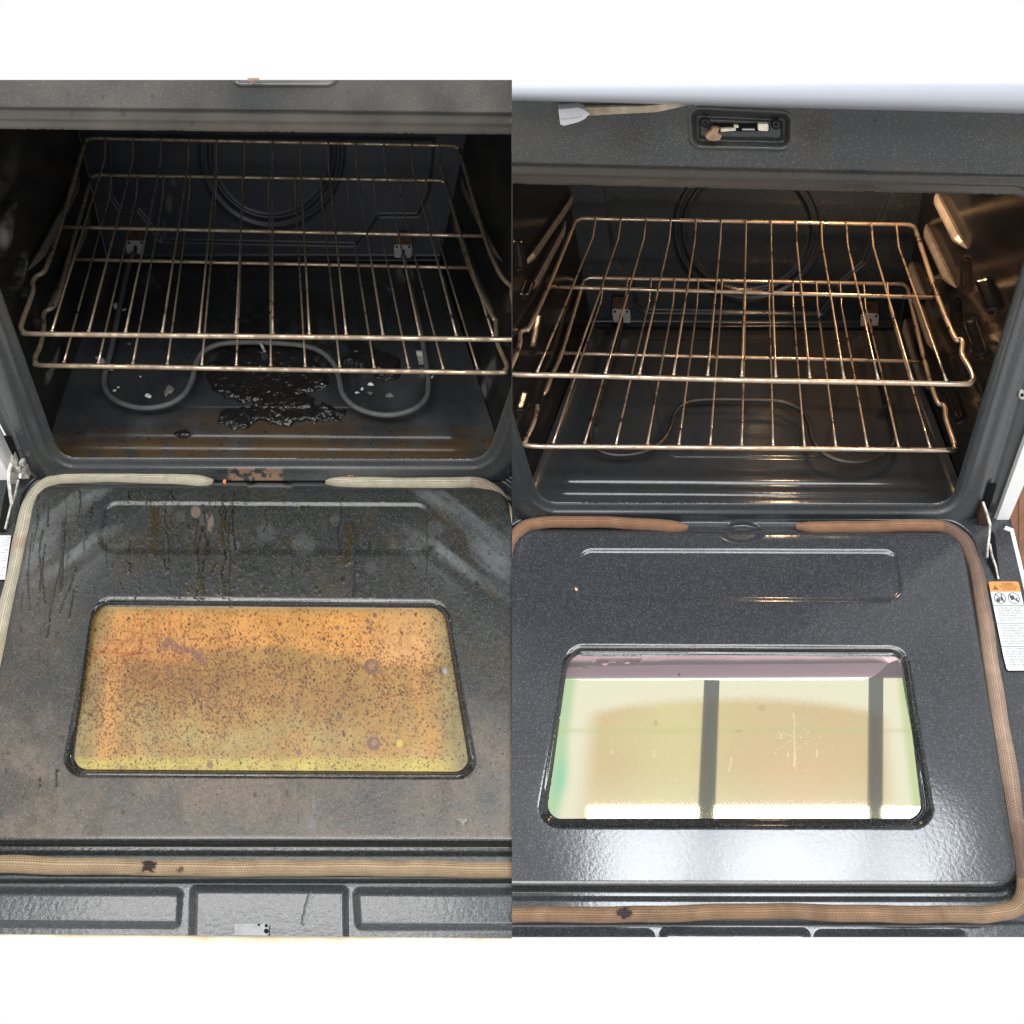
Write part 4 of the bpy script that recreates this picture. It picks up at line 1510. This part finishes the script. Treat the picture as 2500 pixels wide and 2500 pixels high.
# clean oven
rack('R', 'upper rack of the clean oven, glowing copper by the lamp', (1250, 914, 2350, 938), (1404, 533, 2234, 549), (1341, 694, 2288, 721),
     ([(1341, 694), (1294, 796), (1284, 804), (1272, 810), (1269, 822), (1270, 834), (1262, 862), (1250, 890), (1244, 906), (1252, 914)],
      [(1400, 917), (1800, 928), (2200, 935), (2350, 938), (2370, 934), (2376, 922), (2366, 896), (2349, 866), (2350, 838), (2344, 828), (2330, 822), (2287, 718)]),
     lerpn((1312, 911), (2307, 933)), lerpn((1447, 580), (2194, 602)), lerpn((1455, 528), (2188, 544)))
rack('R', 'lower rack of the clean oven, nearest the shiny floor', (1295, 1089, 2318, 1099), (1424, 678, 2216, 694), (1373, 857, 2256, 878),
     ([(1373, 857), (1348, 915), (1334, 952), (1320, 968), (1311, 980), (1311, 1000), (1306, 1024), (1293, 1056), (1284, 1076), (1298, 1089)],
      [(1500, 1091), (1800, 1094), (2100, 1097), (2314, 1099), (2330, 1092), (2326, 1072), (2310, 1024), (2308, 1000), (2302, 988), (2286, 976), (2256, 876)]),
     lerpn((1351, 1084), (2268, 1095)), lerpn((1467, 736), (2172, 750)), lerpn((1475, 675), (2166, 690)))


# ------------------------------------------------------------------ heating elements
def element(k, pts, lift, r, mat, ends):
    o = OV[k]
    P = onZ(np.array([p[0] for p in pts], float), np.array([p[1] for p in pts], float), o['zf'] + lift)
    a = onY(np.array([ends[0][0]]), np.array([ends[0][1]]), o['yb'] - .008)
    b = onY(np.array([ends[1][0]]), np.array([ends[1][1]]), o['yb'] - .008)
    V, F = tube(smooth_path(np.concatenate([a, P, b]), 7), r, 12)
    e = obj('heating_element', V, F, mat, oven[k])
    return e


eL = element('L', [(312, 655), (290, 760), (272, 850), (258, 905), (254, 935), (266, 964), (298, 985), (350, 996), (408, 988), (446, 966), (468, 930), (478, 890), (496, 860), (530, 842), (580, 836), (660, 837), (740, 844), (786, 860), (816, 890), (828, 925), (836, 960), (862, 990), (905, 1008), (955, 1013), (1008, 1000), (1040, 972), (1046, 930), (1038, 870), (1026, 800), (1004, 700)], .020, .0041, M['element_dirty'], ((326, 616), (986, 626)))
eR = element('R', [(1508, 830), (1480, 920), (1452, 1010), (1440, 1060), (1452, 1092), (1485, 1108), (1530, 1111), (1580, 1100), (1618, 1075), (1638, 1040), (1650, 1005), (1676, 984), (1720, 976), (1800, 976), (1890, 979), (1930, 988), (1962, 1010), (1976, 1040), (1984, 1075), (2006, 1104), (2046, 1124), (2095, 1128), (2145, 1116), (2178, 1090), (2186, 1060), (2178, 1010), (2158, 930), (2138, 850)], .024, .0036, M['element_clean'], ((1517, 784), (2124, 795)))


# little feet that carry the elements
def foot(parent, k, x, y, w, hgt):
    o = OV[k]
    p = onZ(np.array([x - w, x + w, x + w, x - w]), np.array([y - hgt, y - hgt, y, y]), o['zf'] + .003)
    p[0, 2] = p[1, 2] = o['zf'] + .026
    p[0, 1] = p[1, 1] = p[2, 1] + .004
    V, F = prism(p, (0, .002, 0))
    obj('foot', V, F, M['element_clean'] if k == 'R' else M['hinge'], parent, smooth=False)


foot(eL, 'L', 651, 870, 3, 28)
foot(eL, 'L', 1030, 890, 7, 44)
foot(eL, 'L', 270, 905, 7, 40)
foot(eR, 'R', 1816, 1008, 6, 34)
foot(eR, 'R', 2152, 1018, 13, 36)
foot(eR, 'R', 1452, 1036, 9, 36)


# terminal brackets on the back wall
def bracket(k, x, y, sk_):
    o = OV[k]
    yy = o['yb'] - .010
    q = [(x - 22, y - 17), (x + 22, y - 15), (x + 22 + sk_, y + 17), (x - 20 + sk_, y + 15)]
    out = list(rround(q, 6, 3))
    # slot from below
    pts = []
    for i, p in enumerate(out):
        pts.append(p)
        if i == 11:
            for s_ in ((x + 5 + sk_, y + 16), (x + 5, y - 2), (x + 2, y - 5), (x - 2, y - 5), (x - 4, y - 1), (x - 4 + sk_, y + 16)):
                pts.append(np.array(s_, float))
    pts = np.array(pts)
    V, F = prism(onY(pts[:, 0], pts[:, 1], yy), (0, .002, 0))
    b = obj('terminal_bracket', V, F, M['tin'], oven[k], smooth=False)
    V, F = plate([(x - 20, y - 46), (x + 20, y - 45), (x + 21, y - 15), (x - 21, y - 17)], 5, yy + .003, .002)
    obj('tab', V, F, M['brown_tab'], b, smooth=False)
    parts = []
    for dx in (-15, 15):
        ang = np.linspace(0, 2 * math.pi, 9)[:-1]
        parts.append(prism(onY(x + dx + 3 * np.cos(ang), y - 11 + 3 * np.sin(ang), yy - .0006), (0, .0005, 0)))
        V, F = parts[-1]
        obj('screw_hole', V, F, M['black'], b, smooth=False)
    ang = np.linspace(0, 2 * math.pi, 11)[:-1]
    V, F = prism(onY(x - 1 + 5 * np.cos(ang), y - 34 + 5 * np.sin(ang), yy), (0, .004, 0))
    obj('screw', V, F, M['screw'], b, smooth=False)


bracket('L', 330, 604, -1)
bracket('L', 984, 614, -2)
bracket('R', 1516, 772, 2)
bracket('R', 2124, 783, -3)

# oven lamp high on the right of the clean oven, behind the header
ybR, y0R = OV['R']['yb'], OV['R']['y0']
lp = onY(2262, 385, ybR - .12)
LAMP = np.array([lp[0] - .02, lp[1], lp[2]])
Lm = bpy.data.lights.new('oven_lamp', 'POINT')
Lm.energy = 3.6
Lm.color = (1.0, 0.64, 0.36)
Lm.shadow_soft_size = 0.024
lo = bpy.data.objects.new('oven_lamp', Lm)
lo.location = LAMP - ORG[oven['R']]
lo.parent = oven['R']
COL.objects.link(lo)
print('LAMP', LAMP, {k: (OV[k]['y0'], OV[k]['yb'], OV[k]['zf']) for k in OV}, refl(1800, 1650), refl(1800, 2300))
V, F = prism([(LAMP[0] - .06, LAMP[1] - .035, LAMP[2] - .010), (LAMP[0] + .035, LAMP[1] - .035, LAMP[2] - .010), (LAMP[0] + .035, LAMP[1] - .035, LAMP[2] + .02), (LAMP[0] - .06, LAMP[1] - .035, LAMP[2] + .02)], (0, .002, 0))
obj('lamp_blocker', V, F, M['liner'], oven['R'], smooth=False)  # unseen plate added to keep the lamp's light off the door

# ------------------------------------------------------------------ header details
yR = OV['R']['y0']
yL = OV['L']['y0']
# white control panel above the clean oven's header: rolled lower edge
xs = np.linspace(1250, 3260, 60)  # panel runs on past the oven, unseen, for its mirror image in the glass
rows = []
for (f, yy) in ((0.0, .030), (.10, .031), (.55, .032), (.78, .031), (.90, .027), (.97, .020), (1.0, .010)):
    yb_ = 246 + (xs - 1250) * 32 / 1250.0
    Yp = 203 + (yb_ - 203) * f
    rows.append(onY(xs, Yp, yR - yy))
P = np.array(rows)
nv, nu = P.shape[:2]
obj('control_panel', P.reshape(-1, 3), gridfaces(nv, nu).tolist(), M['white_enamel'], oven['R'])
# latch of the clean oven
ys = yR - .0066
lat = obj('latch_slot', *plate([(1740, 302), (1880, 304), (1878, 320), (1742, 322)], 3, ys - .0012, .001), M['black'], oven['R'], smooth=False)
obj('striker_block', *plate([(1851, 302), (1876, 303), (1876, 320), (1851, 319)], 4, ys - .006, .004), M['cream_metal'], lat, smooth=False)
obj('slider', *plate([(1759, 315), (1796, 313), (1797, 319), (1760, 322)], 2, ys - .005, .003), M['cream_metal'], lat, smooth=False)
obj('slider', *plate([(1792, 306), (1803, 306), (1803, 312), (1792, 312)], 2, ys - .005, .003), M['cream_metal'], lat, smooth=False)
obj('slider', *plate([(1812, 315), (1843, 315), (1843, 318), (1812, 318)], 1, ys - .004, .002), M['tin'], lat, smooth=False)
hk = np.array([(1741, 312), (1757, 314), (1752, 324), (1755, 330), (1762, 332), (1758, 341), (1745, 344), (1730, 342), (1722, 335), (1727, 328), (1735, 322)], float)
V, F = prism(onY(hk[:, 0], hk[:, 1], ys - .010), (0, .004, 0))
obj('latch_hook', V, F, M['hook'], lat, smooth=False)
for (x, y, r) in ((1722, 299, 13), (1895, 304, 13)):
    a = np.linspace(0, 2 * math.pi, 21)[:-1]
    parts = []
    V0 = onY(x + r * np.cos(a), y + r * np.sin(a), ys - .0005)
    V1 = onY(x + r * .72 * np.cos(a), y + r * .72 * np.sin(a), ys - .004)
    V = np.concatenate([V0, V1, onY(np.array([x]), np.array([y]), ys - .0048)])
    F = [(i, (i + 1) % 20, 20 + (i + 1) % 20, 20 + i) for i in range(20)] + [(20 + i, 20 + (i + 1) % 20, 40) for i in range(20)]
    s_ = obj('screw', V, F, M['screw'], oven['R'])
    for q in ([(x - 5, y - 1.5), (x + 5, y - 1.5), (x + 5, y + 1.5), (x - 5, y + 1.5)], [(x - 1.5, y - 5), (x + 1.5, y - 5), (x + 1.5, y + 5), (x - 1.5, y + 5)]):
        V, F = plate(q, .4, ys - .0056 - (.0002 if q[0][0] == x - 5 else 0), .0004, 1)
        obj('cross_slot', V, F, M['black'], s_, smooth=False)
# tan latch tip just showing at the top of the dirty oven
hk = np.array([(603, 195), (632, 195), (628, 200), (614, 202)], float)
V, F = prism(onY(hk[:, 0], hk[:, 1], yL - .018), (0, .004, 0))
obj('latch_hook', V, F, M['hook'], oven['L'], smooth=False)

# loose plastic strip with a blocky end
st_ = thing('plastic_strip', tuple(onY(1560, 275, yR - .03)), 'yellowed plastic strip with a blocky white end under the white panel', 'strip')
sp_ = [(1425, 272), (1500, 264), (1570, 261), (1630, 257), (1680, 250), (1705, 243)]
up = np.array([(1418, 263)] + [(x, y - 1) for x, y in ((1500, 262), (1560, 261), (1620, 256), (1655, 250), (1700, 246))] + [(1712, 248), (1690, 254), (1650, 264), (1600, 274), (1560, 276), (1500, 279), (1432, 283)], float)
V, F = prism(onY(up[:, 0], up[:, 1], yR - .0165), (0, .004, 0))
obj('strip', V, F, M['strip'], st_, smooth=False)
bk_ = np.array([(1363, 267), (1412, 263), (1426, 268), (1440, 278), (1428, 290), (1412, 298), (1377, 307), (1368, 304)], float)
V, F = prism(onY(bk_[:, 0], bk_[:, 1], yR - .0215), (0, .010, 0))
obj('block_end', V, F, M['plastic'], st_, smooth=False)
ln = np.array([(1369, 287), (1420, 281), (1421, 283), (1370, 289.5)], float)
V, F = prism(onY(ln[:, 0], ln[:, 1], yR - .0226), (0, .0011, 0))
obj('ridge', V, F, M['plastic'], st_, smooth=False)

# ------------------------------------------------------------------ sides, hinges, labels
# clean oven, right: hinge slot, white range side, cabinet
sl = [(2414, 1180), (2434, 1180), (2414, 1246), (2396, 1246)]
obj('hinge_slot', *plate(sl, 3, yR - .0052, .001, 2), M['black'], oven['R'], smooth=False)
ws = np.array([(2640, 700), (2640, 860), (2455, 1288), (2436, 1290), (2418, 1306), (2436, 1262)], float)
V, F = prism(onY(ws[:, 0], ws[:, 1], yR - .002), (0, .03, 0))
obj('range_side', V, F, M['white_side'], oven['R'], smooth=False)
a = np.linspace(0, 2 * math.pi, 15)[:-1]
V, F = prism(onY(2496 + 9 * np.cos(a), 965 + 10 * np.sin(a), yR - .003), (0, .004, 0))
s_ = obj('screw', V, F, M['hinge'], oven['R'], smooth=False)
V, F = prism(onY(2496 + 4 * np.cos(a), 965 + 4 * np.sin(a), yR - .0036), (0, .0005, 0))
obj('socket', V, F, M['black'], s_, smooth=False)
cb = thing('cabinet', tuple(onY(2520, 1500, yR + .02)), 'brown wooden cabinet beside the clean oven at the right edge', 'cabinet')
A = onY(np.array([2446, 2700, 2700, 2446]), np.array([1000, 1000, 1560, 1560]), yR + .035)
V, F = prism(A, (0, .25, 0))
obj('front_panel', V, F, M['wood'], cb, smooth=False)
B = onY(np.array([2488, 2700, 2700, 2488]), np.array([1010, 1010, 1370, 1370]), yR + .0335)
V, F = prism(B, (0, .0012, 0))
obj('drawer_front', V, F, M['wood'], cb, smooth=False)


def hinge(k, arms, z):
    root = None
    for (pts, w, yy) in arms:
        P = np.array(pts, float)
        Q = onY(P[:, 0], P[:, 1], yy) if z is None else onZ(P[:, 0], P[:, 1], np.array(z[:len(P)]))
        n = len(P)
        V = []
        for i in range(n):
            for (dx, dy, dz) in ((-w, 0, -.004), (w, 0, -.004), (w, 0, .004), (-w, 0, .004)):
                V.append(Q[i] + np.array([dx, dy, dz]))
        F = []
        for i in range(n - 1):
            for j in range(4):
                F.append((i * 4 + j, i * 4 + (j + 1) % 4, (i + 1) * 4 + (j + 1) % 4, (i + 1) * 4 + j))
        F += [(0, 1, 2, 3), tuple((n - 1) * 4 + j for j in range(4))]
        root = obj('hinge_arm', V, F, M['hinge'], oven[k], smooth=False)


# clean oven hinge: strap from the slot down onto the door
def strap(k, pts, w, mat=None):
    """pts: (x, y, height above the door)"""
    P = np.array([onD(x, y, z, k) for x, y, z in pts])
    n = len(P)
    V = []
    for p in P:
        for (dx, dz) in ((-w, -.0012), (w, -.0012), (w, .0012), (-w, .0012)):
            V.append(p + np.array([dx, 0, dz]))
    F = []
    for i in range(n - 1):
        for j in range(4):
            F.append((i * 4 + j, i * 4 + (j + 1) % 4, (i + 1) * 4 + (j + 1) % 4, (i + 1) * 4 + j))
    F += [(0, 1, 2, 3), tuple((n - 1) * 4 + j for j in range(4))]
    return obj('hinge_arm', V, F, mat or M['hinge'], oven[k], smooth=False)


strap('R', [(2399, 1226, .046), (2408, 1250, .040), (2417, 1281, .032), (2415, 1310, .022), (2411, 1340, .014), (2410, 1362, .008)], .0013)
strap('R', [(2416, 1328, .010), (2422, 1358, .008), (2431, 1384, .006), (2437, 1414, .003)], .0011)
bd = np.array([(2398, 1230), (2412, 1262), (2416, 1296), (2404, 1320), (2392, 1302), (2388, 1262)], float)
V, F = prism(onY(bd[:, 0], bd[:, 1], yR - .012), (0, .008, 0))
obj('hinge_body', V, F, M['brown_tab'], oven['R'], smooth=False)
gp = np.array([(2421, 1296), (2428, 1304), (2441, 1408), (2434, 1412), (2412, 1370)], float)
V, F = prism(onD(gp[:, 0], gp[:, 1], .0030, 'R'), (0, 0, -.001))
obj('hinge_gap', V, F, M['black'], door['R'], smooth=False)

# dirty oven hinge, left
obj('hinge_slot', *plate([(8, 1064), (28, 1065), (50, 1128), (38, 1128)], 3, yL - .0052, .001, 2), M['black'], oven['L'], smooth=False)
ws = np.array([(-120, 900), (22, 1160), (20, 1174), (-120, 1174)], float)
V, F = prism(onY(ws[:, 0], ws[:, 1], yL - .003), (0, .03, 0))
obj('range_side', V, F, M['white_side'], oven['L'], smooth=False)
strap('L', [(36, 1096, .052), (30, 1125, .042), (22, 1152, .034), (22, 1178, .026), (25, 1205, .018), (29, 1232, .010)], .0022)
strap('L', [(45, 1172, .016), (38, 1205, .012), (27, 1236, .010), (19, 1268, .006), (13, 1292, .003)], .0012)
bd = np.array([(34, 1108), (42, 1128), (40, 1190), (36, 1214), (30, 1205), (24, 1150)], float)
V, F = prism(onY(bd[:, 0], bd[:, 1], yL - .010), (0, .008, 0))
obj('hinge_body', V, F, M['hinge'], oven['L'], smooth=False)
for q in ([(45, 1129), (56, 1129), (60, 1140), (47, 1140)], [(38, 1144), (50, 1142), (52, 1156), (39, 1157)], [(53, 1144), (62, 1142), (71, 1168), (52, 1170)]):
    obj('hinge_lug', *plate(q, 2, yL - .012, .008, 2), M['hinge'], oven['L'], smooth=False)
gp = np.array([(18, 1180), (26, 1240), (12, 1296), (-4, 1296), (6, 1230)], float)
V, F = prism(onD(gp[:, 0], gp[:, 1], .0030, 'L'), (0, 0, -.001))
obj('hinge_gap', V, F, M['black'], door['L'], smooth=False)

# catch plate in the handle end of the dirty door
ct = obj('catch_plate', *(lambda p: prism(onD(p[:, 0], p[:, 1], .0056, 'L'), (0, 0, -.003)))(rround([(573, 2255), (656, 2256), (655, 2284), (572, 2283)], 3, 2)), M['catch'], door['L'], smooth=False)
for (x, y, r) in ((650, 2260, 4), (650, 2273, 6), (632, 2258, 3)):
    a = np.linspace(0, 2 * math.pi, 10)[:-1]
    V, F = prism(onD(x + r * np.cos(a), y + r * np.sin(a), .0060, 'L'), (0, 0, -.0003))
    o_ = obj('catch_hole', V, F, M['black'], door['L'], smooth=False)


# labels ---------------------------------------------------------------
def text_mesh(body, size):
    cu = bpy.data.curves.new('t', 'FONT')
    cu.body = body
    cu.size = size
    cu.resolution_u = 2
    to = bpy.data.objects.new('t', cu)
    COL.objects.link(to)
    bpy.context.view_layer.update()
    dg = bpy.context.evaluated_depsgraph_get()
    me = bpy.data.meshes.new_from_object(to.evaluated_get(dg))
    V = np.array([v.co[:] for v in me.vertices]) if len(me.vertices) else np.zeros((0, 3))
    F = [tuple(p.vertices) for p in me.polygons]
    bpy.data.objects.remove(to)
    bpy.data.curves.remove(cu)
    bpy.data.meshes.remove(me)
    return V, F


def label_build(k, quad, uvw, z, items, dpar, clip=None):
    """items: (kind, data...) in label units, u to the right 0..1, v down 0..uvw"""
    tl, tr, bl = [np.asarray(p, float) for p in quad]
    P0, PU, PV = onD(tl[0], tl[1], z, k), onD(tr[0], tr[1], z, k), onD(bl[0], bl[1], z, k)
    eu, ev = (PU - P0), (PV - P0) / uvw
    V, F, MI = [], [], []

    def put(pts, faces, mi, dz):
        o_ = len(V)
        for (u, v) in pts:
            p = P0 + eu * u + ev * v
            V.append((p[0], p[1], p[2] + dz))
        for f in faces:
            F.append(tuple(i + o_ for i in f))
            MI.append(mi)
    for it in items:
        if it[0] == 'rect':
            _, u0, v0, u1, v1, mi, dz = it
            put([(u0, v0), (u0, v1), (u1, v1), (u1, v0)], [(0, 1, 2, 3)], mi, dz)
        elif it[0] == 'poly':
            _, pts, mi, dz = it
            put(pts, [tuple(range(len(pts)))], mi, dz)
        elif it[0] == 'ring':
            _, cu_, cv, r, w, mi, dz = it
            a = np.linspace(0, 2 * math.pi, 25)[:-1]
            pts = [(cu_ + r * math.cos(t), cv + r * math.sin(t)) for t in a] + [(cu_ + (r - w) * math.cos(t), cv + (r - w) * math.sin(t)) for t in a]
            put(pts, [(i, (i + 1) % 24, 24 + (i + 1) % 24, 24 + i) for i in range(24)], mi, dz)
        elif it[0] == 'text':
            _, body, u, v, size, width, mi, dz = it
            tv, tf = text_mesh(body, size)
            if len(tv) == 0:
                continue
            sc = width / max(1e-6, tv[:, 0].max()) if width else 1.0
            put([(u + x * sc, v - y) for x, y, _z in tv], tf, mi, dz)
    return obj('warning_label', V, F, [M['paper'], M['label_orange'], M['ink'], M['ink_grey']], dpar, smooth=False, matidx=MI)


items = [('poly', [(0.06, 0), (0, .04), (0, 2.56), (.02, 3.0), (.07, 3.05), (1.0, 3.05), (1.05, 3.0), (1.05, .06), (1.0, 0)], 0, 0.0),
         ('poly', [(0.06, 0), (0, .04), (0, .37), (1.05, .37), (1.05, .06), (1.0, 0)], 1, .0002),
         ('poly', [(.10, .30), (.30, .30), (.20, .12)], 2, .0004), ('rect', .19, .17, .21, .25, 1, .0006), ('rect', .19, .265, .21, .285, 1, .0006),
         ('text', 'WARNING', .44, .13, .12, .42, 2, .0004), ('text', 'ADVERTENCIA', .34, .225, .12, .62, 2, .0004), ('text', 'ATTENTION', .42, .325, .12, .48, 2, .0004),
         ('ring', .28, .60, .20, .022, 2, .0004), ('ring', .76, .60, .20, .022, 2, .0004),
         ('poly', [(.16, .60), (.28, .62), (.25, .75), (.14, .72)], 2, .0004), ('poly', [(.30, .55), (.36, .52), (.38, .60), (.42, .74), (.38, .74), (.35, .64), (.30, .72), (.28, .71), (.32, .60)], 2, .0004),
         ('ring', .355, .49, .03, .03, 2, .0004), ('poly', [(.13, .48), (.15, .46), (.43, .72), (.41, .74)], 2, .0005),
         ('poly', [(.62, .53), (.76, .50), (.80, .64), (.66, .68)], 2, .0004), ('poly', [(.80, .64), (.92, .70), (.90, .74), (.80, .69)], 2, .0004), ('ring', .86, .62, .03, .03, 2, .0004),
         ('poly', [(.61, .48), (.63, .46), (.91, .72), (.89, .74)], 2, .0005),
         ('rect', .0, .86, 1.05, .875, 2, .0004), ('rect', .0, 1.475, 1.05, 1.49, 2, .0004), ('rect', .0, 2.26, 1.05, 2.275, 2, .0004)]
v = .98
for ln_ in ('• ALL RANGES CAN TIP AND', '  CAUSE INJURIES TO PERSONS', '• INSTALL ANTI-TIP DEVICES', '  PACKED WITH RANGE', '• FOLLOW ALL INSTALLATION', '  INSTRUCTIONS'):
    items.append(('text', ln_, .07, v, .085, .86 if len(ln_) > 22 else (.66 if len(ln_) > 17 else .5), 3, .0004))
    v += .088
v = 1.59
for ln_ in ('• TODAS LAS ESTUFAS SE', '  PUEDEN LADEAR Y OCASIONAR', '  LESIONES PERSONALES', '• INSTALE LOS DISPOSITIVOS', '  ANTIVUELCO QUE VIENEN', '  CON LA ESTUFA', '• SIGA TODAS LAS INSTRUC-', '  CIONES DE INSTALACION'):
    items.append(('text', ln_, .07, v, .085, .9 if len(ln_) > 22 else (.72 if len(ln_) > 17 else .5), 3, .0004))
    v += .088
v = 2.37
for ln_ in ('• TOUTE CUISINIERE PEUT', '  BASCULER ET DES BLESSURES', '  PEUVENT EN RESULTER', '• MONTER LES DISPOSITIFS', '  STABILISATION FOURNIS', '• SUIVRE TOUTES LES', '  DE MISE EN SERVICE'):
    items.append(('text', ln_, .07, v, .085, .9 if len(ln_) > 22 else .72, 3, .0004))
    v += .088
items.append(('text', '6114P733-60', .50, 3.0, .07, .4, 3, .0004))
label_build('R', [(2413, 1420), (2483, 1420), (2457, 1637)], 3.05, .0030, items, door['R'])
# dirty door: only the right end of the same kind of label shows
items = [('poly', [(-1.2, 0), (.93, 0), (1, .06), (.86, 4.2), (-1.2, 4.2)], 0, 0.0)]
v = .30
for i, ln_ in enumerate(('ON', 'ALL RANGES', 'INJURY, WITH OUT', 'WITH ACCESSORY', '', 'ON', 'ESTUFAS SE LAD', '  LAS', 'OCASIONAR', 'LESIONES', '', '', 'ON', '  PEUT', '', 'DES')):
    if ln_:
        big_ = ln_ == 'ON'
        w = .30 if big_ else .25 + .028 * len(ln_)
        items.append(('text', ln_, .93 - w - .012 * i, v, .22 if big_ else .13, w, 3, .0004))
    v += .24
label_build('L', [(0, 1307), (27, 1307), (-12, 1415)], 4.2, .0030, items, door['L'])

# ------------------------------------------------------------------ what lies in the dirty oven
zfL = OV['L']['zf']


def crust(name, label, shapes, quad, hgt, seed):
    X, Y = quadgrid(quad, 1.7)
    base = floor_h('L')(X, Y)
    m = np.full(X.shape, 9e9)
    for (cx, cy, rx, ry) in shapes:
        m = np.minimum(m, (np.hypot((X - cx) / rx, (Y - cy) / ry) - 1) * min(rx, ry))
    m = m + (fbm(X, Y, 22, 4, seed) - .5) * 26
    n1 = fbm(X, Y, 40, 3, seed + 3)
    n2 = fbm(X, Y, 9, 4, seed + 5)
    rid = 1 - np.abs(fbm(X, Y, 16, 3, seed + 9) - .5) * 2
    h = np.clip(-m / 14.0, 0, 1) ** .6 * hgt * (0.35 + .7 * n1) + np.clip(-m / 6, 0, 1) * (hgt * .30 * (n2 - .3) + hgt * .22 * (rid - .6))
    h = np.maximum(h, 0) + base + .0005
    P = onZ(X, Y, zfL + h)
    F = gridfaces(*X.shape)
    ok = (m < 1.5).ravel()
    F = F[ok[F].all(1)]
    used = np.zeros(X.size, bool)
    used[F.ravel()] = True
    re = np.cumsum(used) - 1
    V = P.reshape(-1, 3)[used]
    o = obj(name, V, re[F].tolist(), M['crust'])
    return tag(o, label, 'residue')


crust('burnt_crust', 'large glossy black burnt crust on the dirty oven floor', [(652, 915, 142, 74), (690, 990, 82, 46), (740, 1008, 92, 26), (580, 1022, 46, 26), (640, 872, 82, 32)], [(470, 810), (860, 810), (860, 1070), (470, 1070)], .010, 5)
crust('burnt_crust', 'smaller burnt crust inside the right loop of the heating element', [(888, 872, 42, 28), (920, 885, 60, 26), (950, 905, 34, 24), (870, 850, 24, 20)], [(820, 800), (1010, 800), (1010, 950), (820, 950)], .009, 15)
crust('burnt_crust', 'small black burnt lump on the front rib of the oven floor', [(448, 1062, 14, 11)], [(420, 1040), (480, 1040), (480, 1085), (420, 1085)], .007, 25)
crust('burnt_crust', 'flat burnt patch behind the upper rack front rail', [(600, 800, 30, 16)], [(550, 770), (650, 770), (650, 835), (550, 835)], .003, 35)


def crumb(label, x, y, rx, ry, mat, seed, z=None, group=None):
    zz = zfL + float(floor_h('L')(np.array([x], float), np.array([y], float))[0]) if z is None else z
    s = 0.00056
    p = onZ(x, y, zz) if z is None or z == 'frame' else onD(x, y, z, 'L')
    V, F = lump((p[0], p[1], p[2] + min(rx, ry) * s * .35), rx * s, ry * s / SP * .9, min(rx, ry) * s * .5, seed, .4, 2)
    return tag(obj('crumb', V, F, M[mat], smooth=False), label, 'crumb', group)


G1 = 'ash flakes on the dirty oven floor'
crumb('largest white ash flake, upright beside the left element leg', 284, 749, 8, 11, 'crumb_white', 1, group=G1)
crumb('thin white ash flake right of the left element leg', 303, 757, 7, 4, 'crumb_white', 2, group=G1)
crumb('round greyish white ash blob in the left element loop', 414, 956, 14, 15, 'crumb_grey', 3, group=G1)
crumb('pale ash chip touching the bottom of the left element loop', 362, 968, 8, 6, 'crumb_white', 4, group=G1)
crumb('white ash chip at the left end of the left element loop', 280, 954, 5, 4, 'crumb_white', 5, group=G1)
crumb('tiny white chip above two others in the left element loop', 289, 946, 3, 2.5, 'crumb_white', 6, group=G1)
crumb('tiny white chip just under the lower rack front rail', 343, 920, 3, 2.5, 'crumb_white', 7, group=G1)
crumb('flat white ash flake in the right element loop', 905, 939, 8, 5, 'crumb_white', 8, group=G1)
crumb('narrow white chip left of the flake in the right loop', 884, 950, 3, 5, 'crumb_white', 9, group=G1)
crumb('low white chip at the left of the right element loop', 872, 959, 6, 2.5, 'crumb_white', 10, group=G1)
crumb('grey chip below the flake in the right element loop', 904, 960, 7, 4, 'crumb_grey', 11, group=G1)
crumb('dull grey ash ring low in the right element loop', 952, 967, 10, 7, 'crumb_grey', 12, group=G1)
crumb('bright chip just right of the right element loop', 1055, 921, 4, 4, 'crumb_white', 13, group=G1)
crumb('oval grey flake between the racks on the left floor', 315, 840, 5, 3.5, 'crumb_grey', 14, group=G1)
crumb('orange crumb on the front frame above the gasket gap', 562, 1148, 7, 6, 'crumb_orange', 21, z=.012)
crumb('narrow orange crumb on the door between the gasket ends', 549, 1175, 4, 9, 'crumb_orange', 22, z=.0)
crumb('small amber crumb resting above the right gasket end', 857, 1160, 8, 4, 'crumb_orange', 23, z=.006)
crumb('clear droplet near the lower right of the dirty door', 1131, 2007, 8, 7, 'crumb_grey', 24, z=ZP)
